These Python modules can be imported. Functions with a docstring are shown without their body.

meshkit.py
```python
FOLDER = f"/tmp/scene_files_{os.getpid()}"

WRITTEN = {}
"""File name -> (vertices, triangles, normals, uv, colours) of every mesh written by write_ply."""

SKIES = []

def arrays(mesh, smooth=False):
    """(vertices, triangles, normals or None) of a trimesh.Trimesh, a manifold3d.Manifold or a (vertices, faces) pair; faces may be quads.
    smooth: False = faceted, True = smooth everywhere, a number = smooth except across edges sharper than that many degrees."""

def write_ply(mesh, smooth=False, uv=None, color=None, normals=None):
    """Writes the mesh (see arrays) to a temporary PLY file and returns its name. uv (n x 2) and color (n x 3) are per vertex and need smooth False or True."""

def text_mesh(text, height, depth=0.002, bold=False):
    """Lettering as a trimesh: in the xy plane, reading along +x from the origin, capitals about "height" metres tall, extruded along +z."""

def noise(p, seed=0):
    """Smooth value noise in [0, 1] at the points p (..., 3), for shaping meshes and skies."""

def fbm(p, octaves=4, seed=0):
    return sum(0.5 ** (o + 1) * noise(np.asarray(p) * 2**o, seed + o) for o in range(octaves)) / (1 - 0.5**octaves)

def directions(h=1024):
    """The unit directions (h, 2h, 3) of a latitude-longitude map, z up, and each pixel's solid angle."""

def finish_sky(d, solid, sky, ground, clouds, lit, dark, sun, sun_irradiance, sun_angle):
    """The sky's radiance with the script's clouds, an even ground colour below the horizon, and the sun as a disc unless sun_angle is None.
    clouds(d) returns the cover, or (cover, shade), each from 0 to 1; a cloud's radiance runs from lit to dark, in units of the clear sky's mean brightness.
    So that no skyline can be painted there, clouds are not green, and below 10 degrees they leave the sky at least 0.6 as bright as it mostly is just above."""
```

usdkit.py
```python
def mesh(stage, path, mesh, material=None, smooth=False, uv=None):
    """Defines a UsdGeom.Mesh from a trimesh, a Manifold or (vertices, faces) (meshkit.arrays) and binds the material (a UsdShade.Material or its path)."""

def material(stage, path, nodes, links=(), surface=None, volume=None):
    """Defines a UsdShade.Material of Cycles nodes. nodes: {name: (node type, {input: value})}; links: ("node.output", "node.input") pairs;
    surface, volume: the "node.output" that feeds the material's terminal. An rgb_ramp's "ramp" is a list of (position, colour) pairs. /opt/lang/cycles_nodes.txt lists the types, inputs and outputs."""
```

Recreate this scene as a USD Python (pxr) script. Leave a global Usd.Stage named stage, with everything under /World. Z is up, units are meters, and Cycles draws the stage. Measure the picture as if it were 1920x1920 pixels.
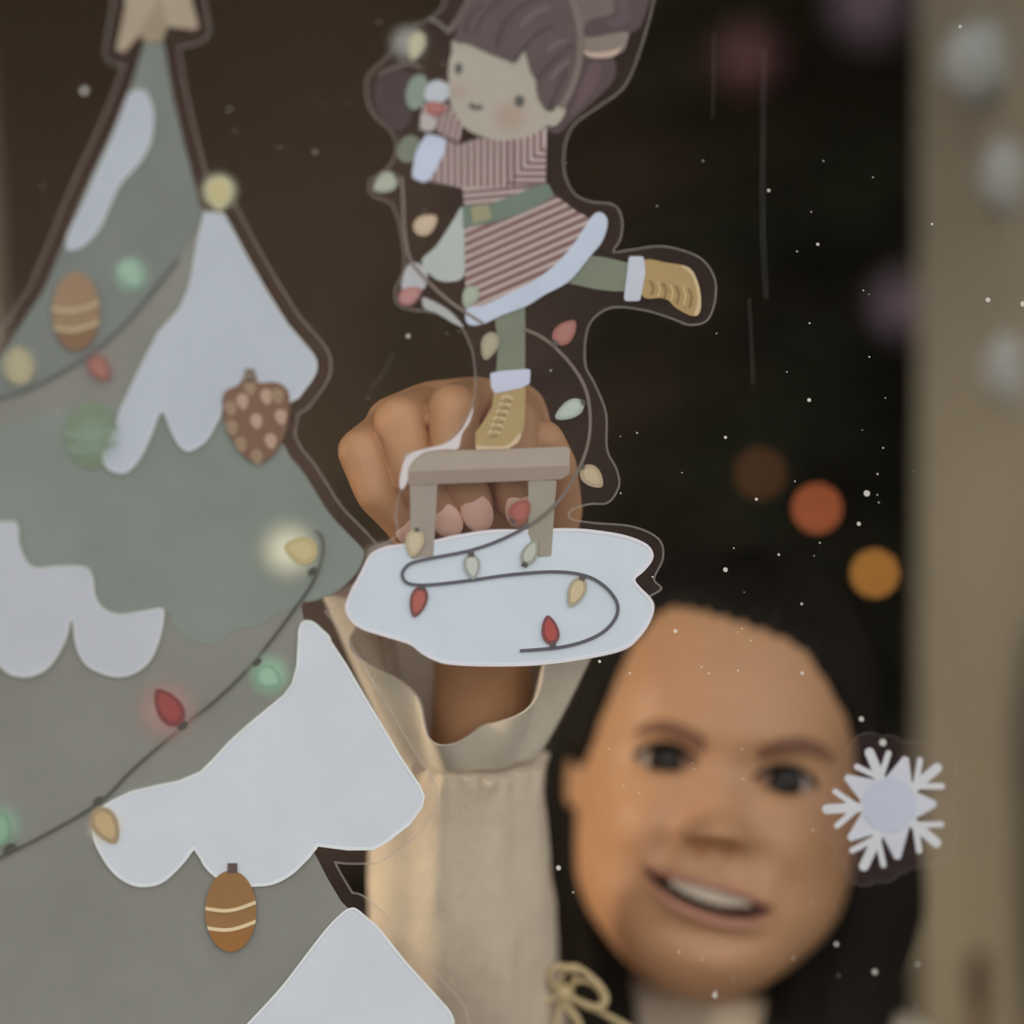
import math, random
import numpy as np, trimesh, usdkit, meshkit
import manifold3d as m3
import shapely
from shapely.geometry import Polygon, LineString, Point, box as sbox
from shapely.ops import unary_union
from scipy.interpolate import PchipInterpolator
from pxr import Usd, UsdGeom, UsdLux, UsdShade, Gf, Sdf, Vt

random.seed(7)
rng = np.random.default_rng(11)
stage = Usd.Stage.CreateInMemory()
UsdGeom.SetStageUpAxis(stage, UsdGeom.Tokens.z)
UsdGeom.SetStageMetersPerUnit(stage, 1.0)
world = UsdGeom.Xform.Define(stage, '/World')
stage.SetDefaultPrim(world.GetPrim())
UsdGeom.Scope.Define(stage, '/World/Looks')

# ---------------------------------------------------------------- camera
YAW, PITCH, ROLL = math.radians(12), math.radians(12), math.radians(1.9)
FOCAL, APER, DIST = 90.0, 36.0, 0.90
Z0 = 1.15                                            # height of the picture's centre on the glass
fwd = np.array([math.sin(YAW) * math.cos(PITCH), math.cos(YAW) * math.cos(PITCH), -math.sin(PITCH)])
rgt0 = np.array([math.cos(YAW), -math.sin(YAW), 0.0])
up0 = np.cross(rgt0, fwd)
rgt = rgt0 * math.cos(ROLL) - up0 * math.sin(ROLL)
up = up0 * math.cos(ROLL) + rgt0 * math.sin(ROLL)
EYE = np.array([0, 0, Z0]) - fwd * DIST
cam = UsdGeom.Camera.Define(stage, '/World/camera')
cam.CreateFocalLengthAttr(FOCAL)
cam.CreateHorizontalApertureAttr(APER)
cam.CreateVerticalApertureAttr(APER)
cam.CreateFStopAttr(2.05)
cam.CreateFocusDistanceAttr(0.915)
cam.CreateExposureAttr(0.0)
cam.CreateClippingRangeAttr((0.02, 200))
M = np.eye(4); M[0, :3] = rgt; M[1, :3] = up; M[2, :3] = -fwd; M[3, :3] = EYE
cam.AddTransformOp().Set(Gf.Matrix4d(M.tolist()))

# ---------------------------------------------------------------- daylight: an overcast sky
sky = UsdLux.DomeLight.Define(stage, '/World/sky')
sky.CreateIntensityAttr(0.52)
sky.CreateColorAttr(Gf.Vec3f(1.0, 0.985, 0.97))

sun = UsdLux.DistantLight.Define(stage, '/World/sun')      # the veiled sun, low in front of the window: a wide soft source
sun.CreateIntensityAttr(0.40); sun.CreateAngleAttr(30.0); sun.CreateColorAttr(Gf.Vec3f(1.0, 0.95, 0.87))
sx, sz = math.radians(14), math.radians(20)
sdir = np.array([-math.sin(sx) * math.cos(sz), -math.cos(sx) * math.cos(sz), math.sin(sz)])      # towards the sun
b1 = np.cross([0, 0, 1.0], sdir); b1 /= np.linalg.norm(b1); b2 = np.cross(sdir, b1)
Ms = np.eye(4); Ms[0, :3] = b1; Ms[1, :3] = b2; Ms[2, :3] = sdir
sun.AddTransformOp().Set(Gf.Matrix4d(Ms.tolist()))
LAMP = 285.0                                          # radiance of the pendant lamp's bulb, built at the end
T_ = APER / FOCAL
def ray(px, py):
    return fwd + rgt * ((px - 960) / 1920 * T_) - up * ((py - 960) / 1920 * T_)
def P(px, py, depth):                                # a point by picture place and distance along the view axis
    return EYE + ray(px, py) * depth
def onY(px, py, Y):                                  # a point by picture place and distance behind the glass
    d = ray(px, py)
    return EYE + d * ((Y - EYE[1]) / d[1])

# ---------------------------------------------------------------- materials
def lin(c):
    c = np.asarray(c, float) / 255
    return np.where(c <= 0.04045, c / 12.92, ((c + 0.055) / 1.055) ** 2.4)
_mats = {}
def mat(name, color, rough=0.6, var=0.0, scale=60, bump=0.0, bscale=200, spec=0.5, metal=0, sss=0, sheen=0, trans=0, tint=None, stretch=None, emit=0):
    if name in _mats:
        return _mats[name]
    c = np.clip(np.asarray(color, float), 0.001, 0.95)
    n = {'p': ('principled_bsdf', {'base_color': c, 'roughness': rough, 'specular_ior_level': spec, 'metallic': metal,
               'subsurface_weight': sss, 'subsurface_scale': 0.004, 'subsurface_radius': (1.0, 0.4, 0.2), 'sheen_weight': sheen, 'transmission_weight': trans,
               'emission_color': c, 'emission_strength': emit})}
    l = []
    src = 'g.position'
    if var or bump:
        n['g'] = ('geometry', {})
        if stretch is not None:
            n['m'] = ('mapping', {'scale': stretch}); l.append(('g.position', 'm.vector')); src = 'm.vector'
    if var:
        n['n'] = ('noise_texture', {'scale': scale, 'detail': 4, 'roughness': 0.6})
        t = np.asarray(tint if tint is not None else (1, 1, 1), float)
        n['r'] = ('rgb_ramp', {'ramp': [(0.25, np.clip(c * (1 - var), 0, 1)), (0.5, c), (0.75, np.clip(c * (1 + var) * t, 0, 0.97))]})
        l += [(src, 'n.vector'), ('n.fac', 'r.fac'), ('r.color', 'p.base_color')]
    if bump:
        n['bn'] = ('noise_texture', {'scale': bscale, 'detail': 3})
        n['b'] = ('bump', {'strength': bump, 'distance': 0.002})
        l += [(src, 'bn.vector'), ('bn.fac', 'b.height'), ('b.normal', 'p.normal')]
    _mats[name] = usdkit.material(stage, '/World/Looks/' + name, n, l, surface='p.BSDF')
    return _mats[name]
KP = 0.885
def ink(r, g, b, var=0.06, scale=70):                 # a print colour, from its look under even daylight
    nm = 'ink_%d_%d_%d' % (r, g, b)
    return mat(nm, np.minimum(lin((r, g, b)) / KP, 0.9), rough=0.55, var=var, scale=scale, spec=0.3)

M_glass = usdkit.material(stage, '/World/Looks/pane_glass', {
    't': ('transparent_bsdf', {'color': (0.985, 0.99, 0.985)}), 'g': ('glossy_bsdf', {'color': (1, 1, 1), 'roughness': 0.02}),
    'f': ('fresnel', {'IOR': 1.5}), 'b': ('geometry', {}), 'i': ('math', {'math_type': 'subtract', 'value1': 1.0}), 'k': ('math', {'math_type': 'multiply'}), 'm': ('mix_closure', {})},
    [('b.backfacing', 'i.value2'), ('f.fac', 'k.value1'), ('i.value', 'k.value2'), ('k.value', 'm.fac'), ('t.BSDF', 'm.closure1'), ('g.BSDF', 'm.closure2')], surface='m.closure')
def film(name, color, fac):
    return usdkit.material(stage, '/World/Looks/' + name, {
        't': ('transparent_bsdf', {'color': (1, 1, 1)}), 'd': ('diffuse_bsdf', {'color': color}), 'm': ('mix_closure', {'fac': fac})},
        [('t.BSDF', 'm.closure1'), ('d.BSDF', 'm.closure2')], surface='m.closure')
M_film = film('clear_film', (0.26, 0.17, 0.17), 0.05)
M_film_edge = film('film_edge', (0.50, 0.45, 0.41), 0.17)
M_dust = film('dust_specks', (0.8, 0.78, 0.72), 0.55)
M_streak = film('wipe_streaks', (0.6, 0.58, 0.52), 0.012)
_glow = {}
def glow_mat(r, g, b, top=0.75):                      # a printed soft halo that fades out to its rim
    k = (r, g, b, top)
    if k not in _glow:
        c = np.minimum(lin((r, g, b)) * 1.45 / KP, 0.9)          # a thin print over print loses light twice
        _glow[k] = usdkit.material(stage, '/World/Looks/halo_%d_%d_%d' % (r, g, b), {
            't': ('transparent_bsdf', {'color': (1, 1, 1)}), 'd': ('diffuse_bsdf', {'color': c}), 'a': ('attribute', {'attribute': 'fade'}),
            'q': ('math', {'math_type': 'multiply', 'value2': top}), 'm': ('mix_closure', {})},
            [('a.fac', 'q.value1'), ('q.value', 'm.fac'), ('t.BSDF', 'm.closure1'), ('d.BSDF', 'm.closure2')], surface='m.closure')
    return _glow[k]

# ---------------------------------------------------------------- scene-tree helpers
_used = {}
def numbered(parent, name):
    k = (str(parent), name); n = _used.get(k, 0); _used[k] = n + 1
    return name if n == 0 else '%s_%03d' % (name, n)
ORIGIN = {}
def tag(prim, label=None, cat=None, group=None, kind=None):
    for k, v in (('label', label), ('category', cat), ('group', group), ('kind', kind)):
        if v: prim.SetCustomDataByKey(k, v)
def thing(name, label, cat, origin=(0, 0, 0), group=None, kind=None):
    path = '/World/' + numbered('/World', name)
    x = UsdGeom.Xform.Define(stage, path); x.AddTranslateOp().Set(Gf.Vec3d(*map(float, origin)))
    ORIGIN[path] = np.asarray(origin, float)
    tag(x.GetPrim(), label, cat, group, kind)
    return path
def arr(mesh):
    if hasattr(mesh, 'to_mesh'):
        q = mesh.to_mesh(); return np.array(q.vert_properties[:, :3], float), np.array(q.tri_verts)
    if isinstance(mesh, trimesh.Trimesh):
        return np.array(mesh.vertices), np.array(mesh.faces)
    v, f = np.asarray(mesh[0], float), np.asarray(mesh[1], int)
    if f.shape[1] == 4: f = np.vstack([f[:, [0, 1, 2]], f[:, [0, 2, 3]]])
    return v, f
def part(parent, name, mesh, material, smooth=35, label=None, kind=None):
    path = parent + '/' + numbered(parent, name)
    top = '/'.join(path.split('/')[:3])
    v, f = arr(mesh)
    o = ORIGIN.get(top, np.zeros(3))
    m = usdkit.mesh(stage, path, (v - o, f), material, smooth=smooth)
    tag(m.GetPrim(), label, None, None, kind)
    return path
def solo(name, mesh, material, label=None, cat=None, group=None, kind=None, smooth=35):
    path = '/World/' + numbered('/World', name)
    v, f = arr(mesh)
    m = usdkit.mesh(stage, path, (v, f), material, smooth=smooth)
    tag(m.GetPrim(), label, cat, group, kind)
    return path
def bx(x0, x1, y0, y1, z0, z1):
    b = trimesh.creation.box([x1 - x0, y1 - y0, z1 - z0]); b.apply_translation([(x0 + x1) / 2, (y0 + y1) / 2, (z0 + z1) / 2]); return b
def cat_(ms):
    vs, fs, n = [], [], 0
    for m in ms:
        v, f = arr(m); vs.append(v); fs.append(f + n); n += len(v)
    return np.vstack(vs), np.vstack(fs)
def ball(c, r, n=24): return m3.Manifold.sphere(float(r), n).translate([float(a) for a in c])
def chain(pts, rad, n=24):
    bs = [ball(p, r, n) for p, r in zip(pts, rad)]
    hs = [m3.Manifold.batch_hull([a, b]) for a, b in zip(bs[:-1], bs[1:])]
    return m3.Manifold.batch_boolean(hs, m3.OpType.Add) if len(hs) > 1 else hs[0]
def union(ms): return m3.Manifold.batch_boolean(list(ms), m3.OpType.Add)
def as_man(v, f): return m3.Manifold(m3.Mesh(np.asarray(v, np.float32), np.asarray(f, np.uint32)))
def smooth_man(man, length, it=12):
    man = man.refine_to_length(length)
    v, f = arr(man)
    t = trimesh.Trimesh(v, f, process=True)
    trimesh.smoothing.filter_taubin(t, lamb=0.5, nu=0.53, iterations=it)
    return t
def cr(pts, n=8, closed=False):                      # smooth curve through the points
    p = np.asarray(pts, float); N = len(p); out = []
    for i in range(N if closed else N - 1):
        if closed: a, b, c, d = p[(i - 1) % N], p[i], p[(i + 1) % N], p[(i + 2) % N]
        else: a, b, c, d = p[max(i - 1, 0)], p[i], p[i + 1], p[min(i + 2, N - 1)]
        for k in range(n):
            t = k / n
            out.append(0.5 * (2 * b + (c - a) * t + (2 * a - 5 * b + 4 * c - d) * t * t + (3 * b - a - 3 * c + d) * t ** 3))
    if not closed: out.append(p[-1])
    return np.array(out)
def tube(path, rad, k=8, caps=True):
    path = np.asarray(path, float); n = len(path); rad = np.broadcast_to(rad, n)
    T = np.gradient(path, axis=0); T /= np.linalg.norm(T, axis=1, keepdims=True) + 1e-12
    ref = np.array([0, 0, 1.0]) if abs(T[0][2]) < 0.9 else np.array([1.0, 0, 0])
    N = []; u = np.cross(T[0], ref); u /= np.linalg.norm(u)
    for i in range(n):
        u = u - T[i] * (u @ T[i]); u /= np.linalg.norm(u); N.append(u)
    N = np.array(N); B = np.cross(T, N)
    a = np.arange(k) / k * 2 * np.pi
    v = (path[:, None] + rad[:, None, None] * (np.cos(a)[None, :, None] * N[:, None] + np.sin(a)[None, :, None] * B[:, None])).reshape(-1, 3)
    f = []
    for i in range(n - 1):
        for j in range(k):
            j2 = (j + 1) % k
            f += [[i * k + j, i * k + j2, (i + 1) * k + j2], [i * k + j, (i + 1) * k + j2, (i + 1) * k + j]]
    if caps:
        v = np.vstack([v, path[0], path[-1]]); c0, c1 = n * k, n * k + 1
        for j in range(k):
            j2 = (j + 1) % k
            f += [[c0, j2, j], [c1, (n - 1) * k + j, (n - 1) * k + j2]]
    return v, np.array(f)

# ================================================================ THE SETTING
WALL = mat('plaster_beige', lin((170, 161, 143)) * 0.95, 0.8, var=0.10, scale=6, bump=0.25, bscale=40)
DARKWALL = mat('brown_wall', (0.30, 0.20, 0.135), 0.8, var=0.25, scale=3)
WOODF = mat('dark_floor', (0.10, 0.06, 0.035), 0.5, var=0.3, scale=4, stretch=(1, 8, 1))
PAVE = mat('dark_pavement', (0.028, 0.026, 0.022), 1.0, spec=0.02, var=0.3, scale=5, bump=0.2, bscale=30)
FRAME = mat('painted_frame', (0.42, 0.36, 0.29), 0.5, var=0.06, scale=15)
XR = float(onY(1722, 960, 0.39)[0])                   # the right reveal of the window
XL, ZT = -0.80, 2.08
wall = m3.Manifold.cube([4.6, 0.42, 2.7]).translate([-2.3, -0.03, 0])
hole = m3.Manifold.cube([XR - XL, 1.0, ZT + 0.1]).translate([XL, -0.5, -0.1])
solo('wall_front', wall - hole, WALL, kind='structure', smooth=False)
solo('floor', bx(-2.3, 2.3, -0.03, 3.0, -0.06, 0.0), WOODF, kind='structure', smooth=False)
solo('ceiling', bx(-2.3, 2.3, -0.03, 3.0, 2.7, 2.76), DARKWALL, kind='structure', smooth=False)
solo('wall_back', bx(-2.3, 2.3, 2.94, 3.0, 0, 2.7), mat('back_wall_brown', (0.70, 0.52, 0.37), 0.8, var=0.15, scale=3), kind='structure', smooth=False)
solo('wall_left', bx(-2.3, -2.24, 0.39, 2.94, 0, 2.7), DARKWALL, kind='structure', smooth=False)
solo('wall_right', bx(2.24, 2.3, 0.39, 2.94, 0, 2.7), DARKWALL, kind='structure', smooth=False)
solo('ground', bx(-14, 14, -16, -0.03, -0.12, -0.06), PAVE, kind='structure', smooth=False)
solo('wall_garden', bx(-14, 14, -13.3, -13, -0.06, 2.3), mat('garden_brick', (0.085, 0.055, 0.04), 0.9, spec=0.05, var=.3, scale=6), kind='structure', smooth=False)
win = thing('window_1', None, None, (0, 0, 0), kind='structure')
part(win, 'pane', bx(XL + 0.03, XR - 0.02, 0.0, 0.006, 0.08, ZT - 0.05), M_glass, smooth=False)
for q in (bx(XL, XL + 0.035, -0.02, 0.03, 0.0, ZT), bx(XR - 0.025, XR, -0.02, 0.03, 0.0, ZT), bx(XL + 0.035, XR - 0.025, -0.02, 0.03, 0.0, 0.085), bx(XL + 0.035, XR - 0.025, -0.02, 0.03, ZT - 0.055, ZT)):
    part(win, 'frame', q, FRAME, smooth=False)

# ---------------------------------------------------------------- decals on the outer face of the glass
LAY = 0.00012
def place(geom, layer, thick=LAY):
    """A shape drawn in picture places, cut from sheet and laid on the glass."""
    ms = []
    for g in getattr(geom, 'geoms', [geom]):
        if g.is_empty or g.geom_type != 'Polygon' or g.area < 2: continue
        def mp(co):
            co = np.asarray(co)
            return [(lambda h: (h[0], h[2]))(onY(a, b, 0.0)) for a, b in co]
        pg = Polygon(mp(g.exterior.coords), [mp(i.coords) for i in g.interiors])
        if not pg.is_valid: pg = pg.buffer(0)
        for h in getattr(pg, 'geoms', [pg]):
            if h.area < 1e-9: continue
            m = trimesh.creation.extrude_polygon(h, thick, engine='earcut')
            v = np.array(m.vertices); ms.append((np.c_[v[:, 0], -(v[:, 2] + layer * LAY), v[:, 1]], np.array(m.faces)))
    return cat_(ms)
def blob(pts, n=6):                                  # closed smooth outline
    return Polygon(cr(pts, n, True)).buffer(0)
def hard(pts): return Polygon(pts).buffer(0)
def rounded(pts, r): return Polygon(pts).buffer(0).buffer(-r).buffer(2 * r).buffer(-r)
def line(pts, w, n=10): return LineString(cr(pts, n)).buffer(w / 2, cap_style='flat')
def ell(cx, cy, rx, ry, ang=0, n=40):
    a = np.arange(n) / n * 2 * np.pi; c, s = math.cos(math.radians(ang)), math.sin(math.radians(ang))
    x, y = rx * np.cos(a), ry * np.sin(a)
    return Polygon(np.c_[cx + x * c - y * s, cy + x * s + y * c])
def drop(cx, cy, L, W, ang, n=32):                   # bulb outline: pointed at the +length end
    a = np.arange(n) / n * 2 * np.pi; c, s = math.cos(math.radians(ang)), math.sin(math.radians(ang))
    x = L * np.cos(a); y = W * np.sin(a) * (1 - 0.28 * np.cos(a)) * (np.abs(np.sin(a)) ** 0.15)
    return Polygon(np.c_[cx + x * c - y * s, cy + x * s + y * c]).buffer(0)
def halo(parent, cx, cy, r, col, layer, top=0.75, name='glow', ry=None):
    n, rings = 36, 7; v, fd, f = [], [], []
    for i in range(rings + 1):
        t = i / rings
        for j in range(n):
            a = j / n * 2 * np.pi
            h = onY(cx + r * t * math.cos(a), cy + (ry or r) * t * math.sin(a), 0.0); v.append((h[0], -layer * LAY, h[2])); fd.append((1 - t * t) ** 2)
    for i in range(rings):
        for j in range(n):
            j2 = (j + 1) % n
            f += [[i * n + j, (i + 1) * n + j, (i + 1) * n + j2], [i * n + j, (i + 1) * n + j2, i * n + j2]]
    path = parent + '/' + numbered(parent, name)
    top_ = '/'.join(path.split('/')[:3])
    m = usdkit.mesh(stage, path, (np.array(v) - ORIGIN[top_], np.array(f)), glow_mat(*col, top=top), smooth=False)
    UsdGeom.PrimvarsAPI(m).CreatePrimvar('fade', Sdf.ValueTypeNames.FloatArray, 'vertex').Set(Vt.FloatArray.FromNumpy(np.array(fd, np.float32)))
    return path
def bulb(parent, cx, cy, L, W, ang, rim, core, layer, name='bulb', socket=None, label=None):
    b = part(parent, name, place(drop(cx, cy, L, W, ang), layer), ink(*rim), False, label)
    part(b, 'bulb_highlight', place(drop(cx, cy, L * 0.72, W * 0.66, ang), layer + 1), ink(*core), False)
    if socket:
        a = math.radians(ang); s0 = np.array([cx - L * math.cos(a), cy - L * math.sin(a)]); d = np.array([math.cos(a), math.sin(a)]) * socket
        nrm = np.array([-d[1], d[0]]) * 0.7
        part(b, 'socket', place(Polygon([s0 + nrm - d * .5, s0 - nrm - d * .5, s0 - nrm + d * .6, s0 + nrm + d * .6]), layer + 2), ink(84, 80, 78), False)
    return b
def bauble(parent, cx, cy, rx, ry, body, bands, bandcol, layer, cap=None, shade=None, tilt=-5, label=None):
    s = ell(cx, cy, rx, ry)
    b = part(parent, 'bauble', place(s, layer), ink(*body), False, label)
    if shade: part(b, 'bauble_base', place(s.intersection(sbox(cx - 200, cy + ry * .42, cx + 200, cy + 200)), layer + 1), ink(*shade), False)
    for by in bands:
        part(b, 'stripe', place(line([(cx - rx - 4, by), (cx - rx * .3, by + 5), (cx + rx * .3, by + 1), (cx + rx + 4, by - 13)], 6.5).intersection(s), layer + 2), ink(*bandcol), False)
    if cap: part(b, 'cap', place(sbox(cx - 6, cy - ry - 14, cx + 12, cy - ry + 5), layer + 1), ink(*cap), False)
    return b

# ---------------------------------------------------------------- the tree decal
tree_o = onY(300, 1900, 0.0)
TR = thing('tree_sticker', 'large grey-green Christmas tree sticker with white snow patches, at the left of the window', 'sticker', tree_o)
tree = unary_union([hard([(272, 74), (248, 155), (222, 220), (195, 280), (170, 332), (145, 390), (110, 478), (80, 548), (50, 592), (20, 638), (-12, 690), (-90, 800), (-90, 1990), (680, 1990), (655, 1705), (640, 1690), (617, 1652), (590, 1600), (590, 1575),
    (690, 1500), (600, 1220), (572, 1172), (565, 1140), (570, 1120), (540, 1000), (510, 900), (524, 830), (536, 750), (400, 395), (376, 390), (360, 325), (340, 250), (322, 172), (306, 75)]),
    blob([(525, 830), (545, 858), (570, 888), (617, 962), (652, 1000), (676, 1025), (683, 1040), (670, 1072), (640, 1102), (612, 1118), (575, 1128), (540, 1110), (440, 1000), (480, 850)])])
snow1 = blob([(250, 169), (272, 171), (285, 197), (288, 228), (282, 268), (262, 305), (225, 347), (207, 385), (188, 427), (162, 457), (140, 468), (124, 466), (126, 440), (150, 390), (180, 322), (207, 262), (227, 210), (238, 180)])
snow2 = unary_union([hard([(382, 398), (372, 435), (363, 480), (358, 515), (350, 545), (336, 577), (316, 600), (296, 622), (272, 667), (250, 712), (232, 752), (222, 782), (250, 764), (400, 764), (412, 768), (540, 757), (560, 745), (585, 712), (594, 694), (594, 676), (585, 660), (540, 608), (500, 545), (460, 475), (432, 422), (418, 398)]),
    blob([(232, 752), (214, 804), (193, 845), (194, 868), (207, 882), (225, 887), (243, 882), (264, 857), (282, 820), (295, 785), (303, 760), (280, 720)]),
    blob([(302, 760), (310, 782), (320, 808), (335, 835), (352, 846), (372, 838), (390, 822), (405, 795), (414, 765), (380, 730), (330, 730)])])
snow3 = blob([(-60, 979), (0, 978), (28, 978), (34, 990), (36, 1017), (44, 1040), (56, 1058), (75, 1064), (100, 1061), (148, 1060), (167, 1067), (175, 1085), (178, 1112), (187, 1132), (205, 1146), (230, 1150), (265, 1145), (304, 1140), (306, 1167), (297, 1205), (280, 1240), (252, 1262), (220, 1269), (190, 1262), (162, 1247), (146, 1222), (139, 1195), (134, 1160), (126, 1192), (112, 1222), (92, 1250), (67, 1265), (40, 1269), (15, 1262), (-5, 1248), (-60, 1240)])
snow4 = unary_union([hard([(558, 1195), (555, 1247), (546, 1280), (530, 1302), (500, 1327), (460, 1360), (427, 1390), (400, 1420), (375, 1445), (335, 1462), (287, 1472), (245, 1482), (207, 1500), (190, 1520), (178, 1545), (366, 1584), (590, 1585), (650, 1593), (700, 1593), (726, 1578), (768, 1545), (792, 1512), (796, 1492), (788, 1472), (750, 1415), (715, 1355), (682, 1300), (650, 1245), (620, 1200), (600, 1175)]),
    blob([(558, 1197), (562, 1170), (572, 1162), (586, 1164), (602, 1177), (620, 1200), (600, 1240), (570, 1240)]),
    blob([(192, 1510), (174, 1545), (175, 1572), (187, 1600), (207, 1630), (230, 1650), (257, 1661), (287, 1660), (310, 1650), (337, 1625), (357, 1600), (367, 1578), (330, 1530), (250, 1490)]),
    blob([(365, 1578), (375, 1610), (390, 1632), (412, 1649), (440, 1659), (475, 1661), (512, 1657), (545, 1640), (570, 1617), (585, 1600), (592, 1575), (520, 1530), (420, 1530)])])
snow5 = blob([(655, 1701), (668, 1702), (690, 1720), (712, 1740), (762, 1802), (825, 1872), (846, 1898), (852, 1925), (848, 1985), (420, 1985), (430, 1950), (462, 1918), (525, 1850), (575, 1785), (612, 1738), (640, 1710)])
filmT = unary_union([tree, snow2, snow4, snow5, hard([(240, 0), (222, 95), (275, 80), (366, 55), (352, -40), (230, -40)])]).buffer(26).intersection(sbox(-140, -200, 2000, 2050))
fp = part(TR, 'clear_film', place(filmT, 0), M_film, False)
part(fp, 'film_edge', place(filmT.boundary.buffer(2.2), 1), M_film_edge, False)
G1, G2, G3 = (113, 118, 113), (121, 128, 121), (124, 124, 117)
body = part(TR, 'tree_print', place(tree, 1), ink(*G3, var=0.13, scale=20), False)
mid = unary_union([blob([(525, 830), (570, 888), (652, 1000), (682, 1040), (640, 1102), (575, 1128), (520, 1150), (490, 1170), (440, 1182), (412, 1203), (382, 1207), (350, 1195), (322, 1170), (312, 1150), (250, 1170), (160, 1150), (60, 1170), (-80, 1150), (-80, 860), (0, 800), (200, 760), (400, 760), (480, 780)])]).intersection(tree)
part(body, 'tier_print', place(mid, 2), ink(*G2, var=0.12, scale=20), False)
upper = unary_union([hard([(272, 74), (170, 332), (80, 548), (20, 638), (-12, 690), (-90, 800), (-90, 850), (0, 745), (60, 725), (150, 675), (225, 615), (290, 540), (330, 490), (385, 395), (376, 390), (340, 250), (322, 172), (306, 75)]),]).intersection(tree)
part(body, 'tier_print', place(upper, 3), ink(*G1, var=0.10, scale=28), False)
S_hi, S_lo = (166, 173, 183), (190, 196, 203)
for s, c in ((snow1, S_hi), (snow2, (170, 177, 187)), (snow3, (172, 176, 184)), (snow4, S_lo), (snow5, S_lo)):
    sp = part(TR, 'snow_patch', place(s, 6), ink(*c, var=0.05, scale=35), False)
    rim = s.difference(s.buffer(-5))
    part(sp, 'snow_rim', place(rim, 7), ink(min(c[0] + 12, 214), min(c[1] + 10, 212), min(c[2] + 3, 210)), False)
star = hard([(232, -20), (237, 8), (228, 55), (219, 93), (232, 96), (262, 62), (275, 78), (302, 76), (312, 48), (367, 54), (369, 46), (360, 15), (352, -20), (395, -70), (335, -75), (290, -140), (258, -70), (190, -55)]).buffer(-2).buffer(4)
st = part(TR, 'star', place(star, 8), ink(156, 142, 123), False, 'tan five-pointed star on the tip of the printed tree')
part(st, 'star_ray', place(hard([(262, 62), (300, -10), (312, 46), (302, 74), (277, 76)]), 9), ink(142, 128, 106), False)
# the two printed light strings
w1 = part(TR, 'light_cord', place(line([(334, 484), (290, 540), (225, 615), (150, 675), (60, 725), (0, 744), (-60, 752)], 6), 8), ink(92, 93, 92), False)
w2 = part(TR, 'light_cord', place(line([(588, 995), (600, 1002), (605, 1025), (600, 1055), (585, 1092), (556, 1135), (500, 1210), (460, 1258), (400, 1315), (345, 1358), (250, 1440), (190, 1500), (100, 1555), (0, 1606), (-60, 1635)], 5.5), 8), ink(80, 80, 74), False)
for (a, b, r_) in ((481, 1240, 8), (342, 1359, 9), (184, 1500, 9), (18, 1590, 11), (585, 1070, 8)):
    part(w2, 'socket', place(ell(a, b, r_ * 1.2, r_ * .8, -38), 9), ink(74, 74, 68), False)
for (cx, cy, r, col, tp) in ((410, 358, 44, (176, 174, 150), .95), (245, 515, 46, (138, 162, 146), .9), (35, 683, 44, (164, 162, 138), .9), (188, 688, 40, (140, 122, 118), .6),
                             (172, 815, 70, (118, 134, 118), .7), (540, 1030, 74, (176, 176, 156), 1.0), (312, 1330, 78, (158, 128, 122), .7), (505, 1265, 52, (136, 166, 142), .9), (3, 1545, 52, (130, 156, 138), .8), (198, 1547, 44, (196, 188, 168), .8)):
    halo(TR, cx, cy, r, col, 9.5, tp)
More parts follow.
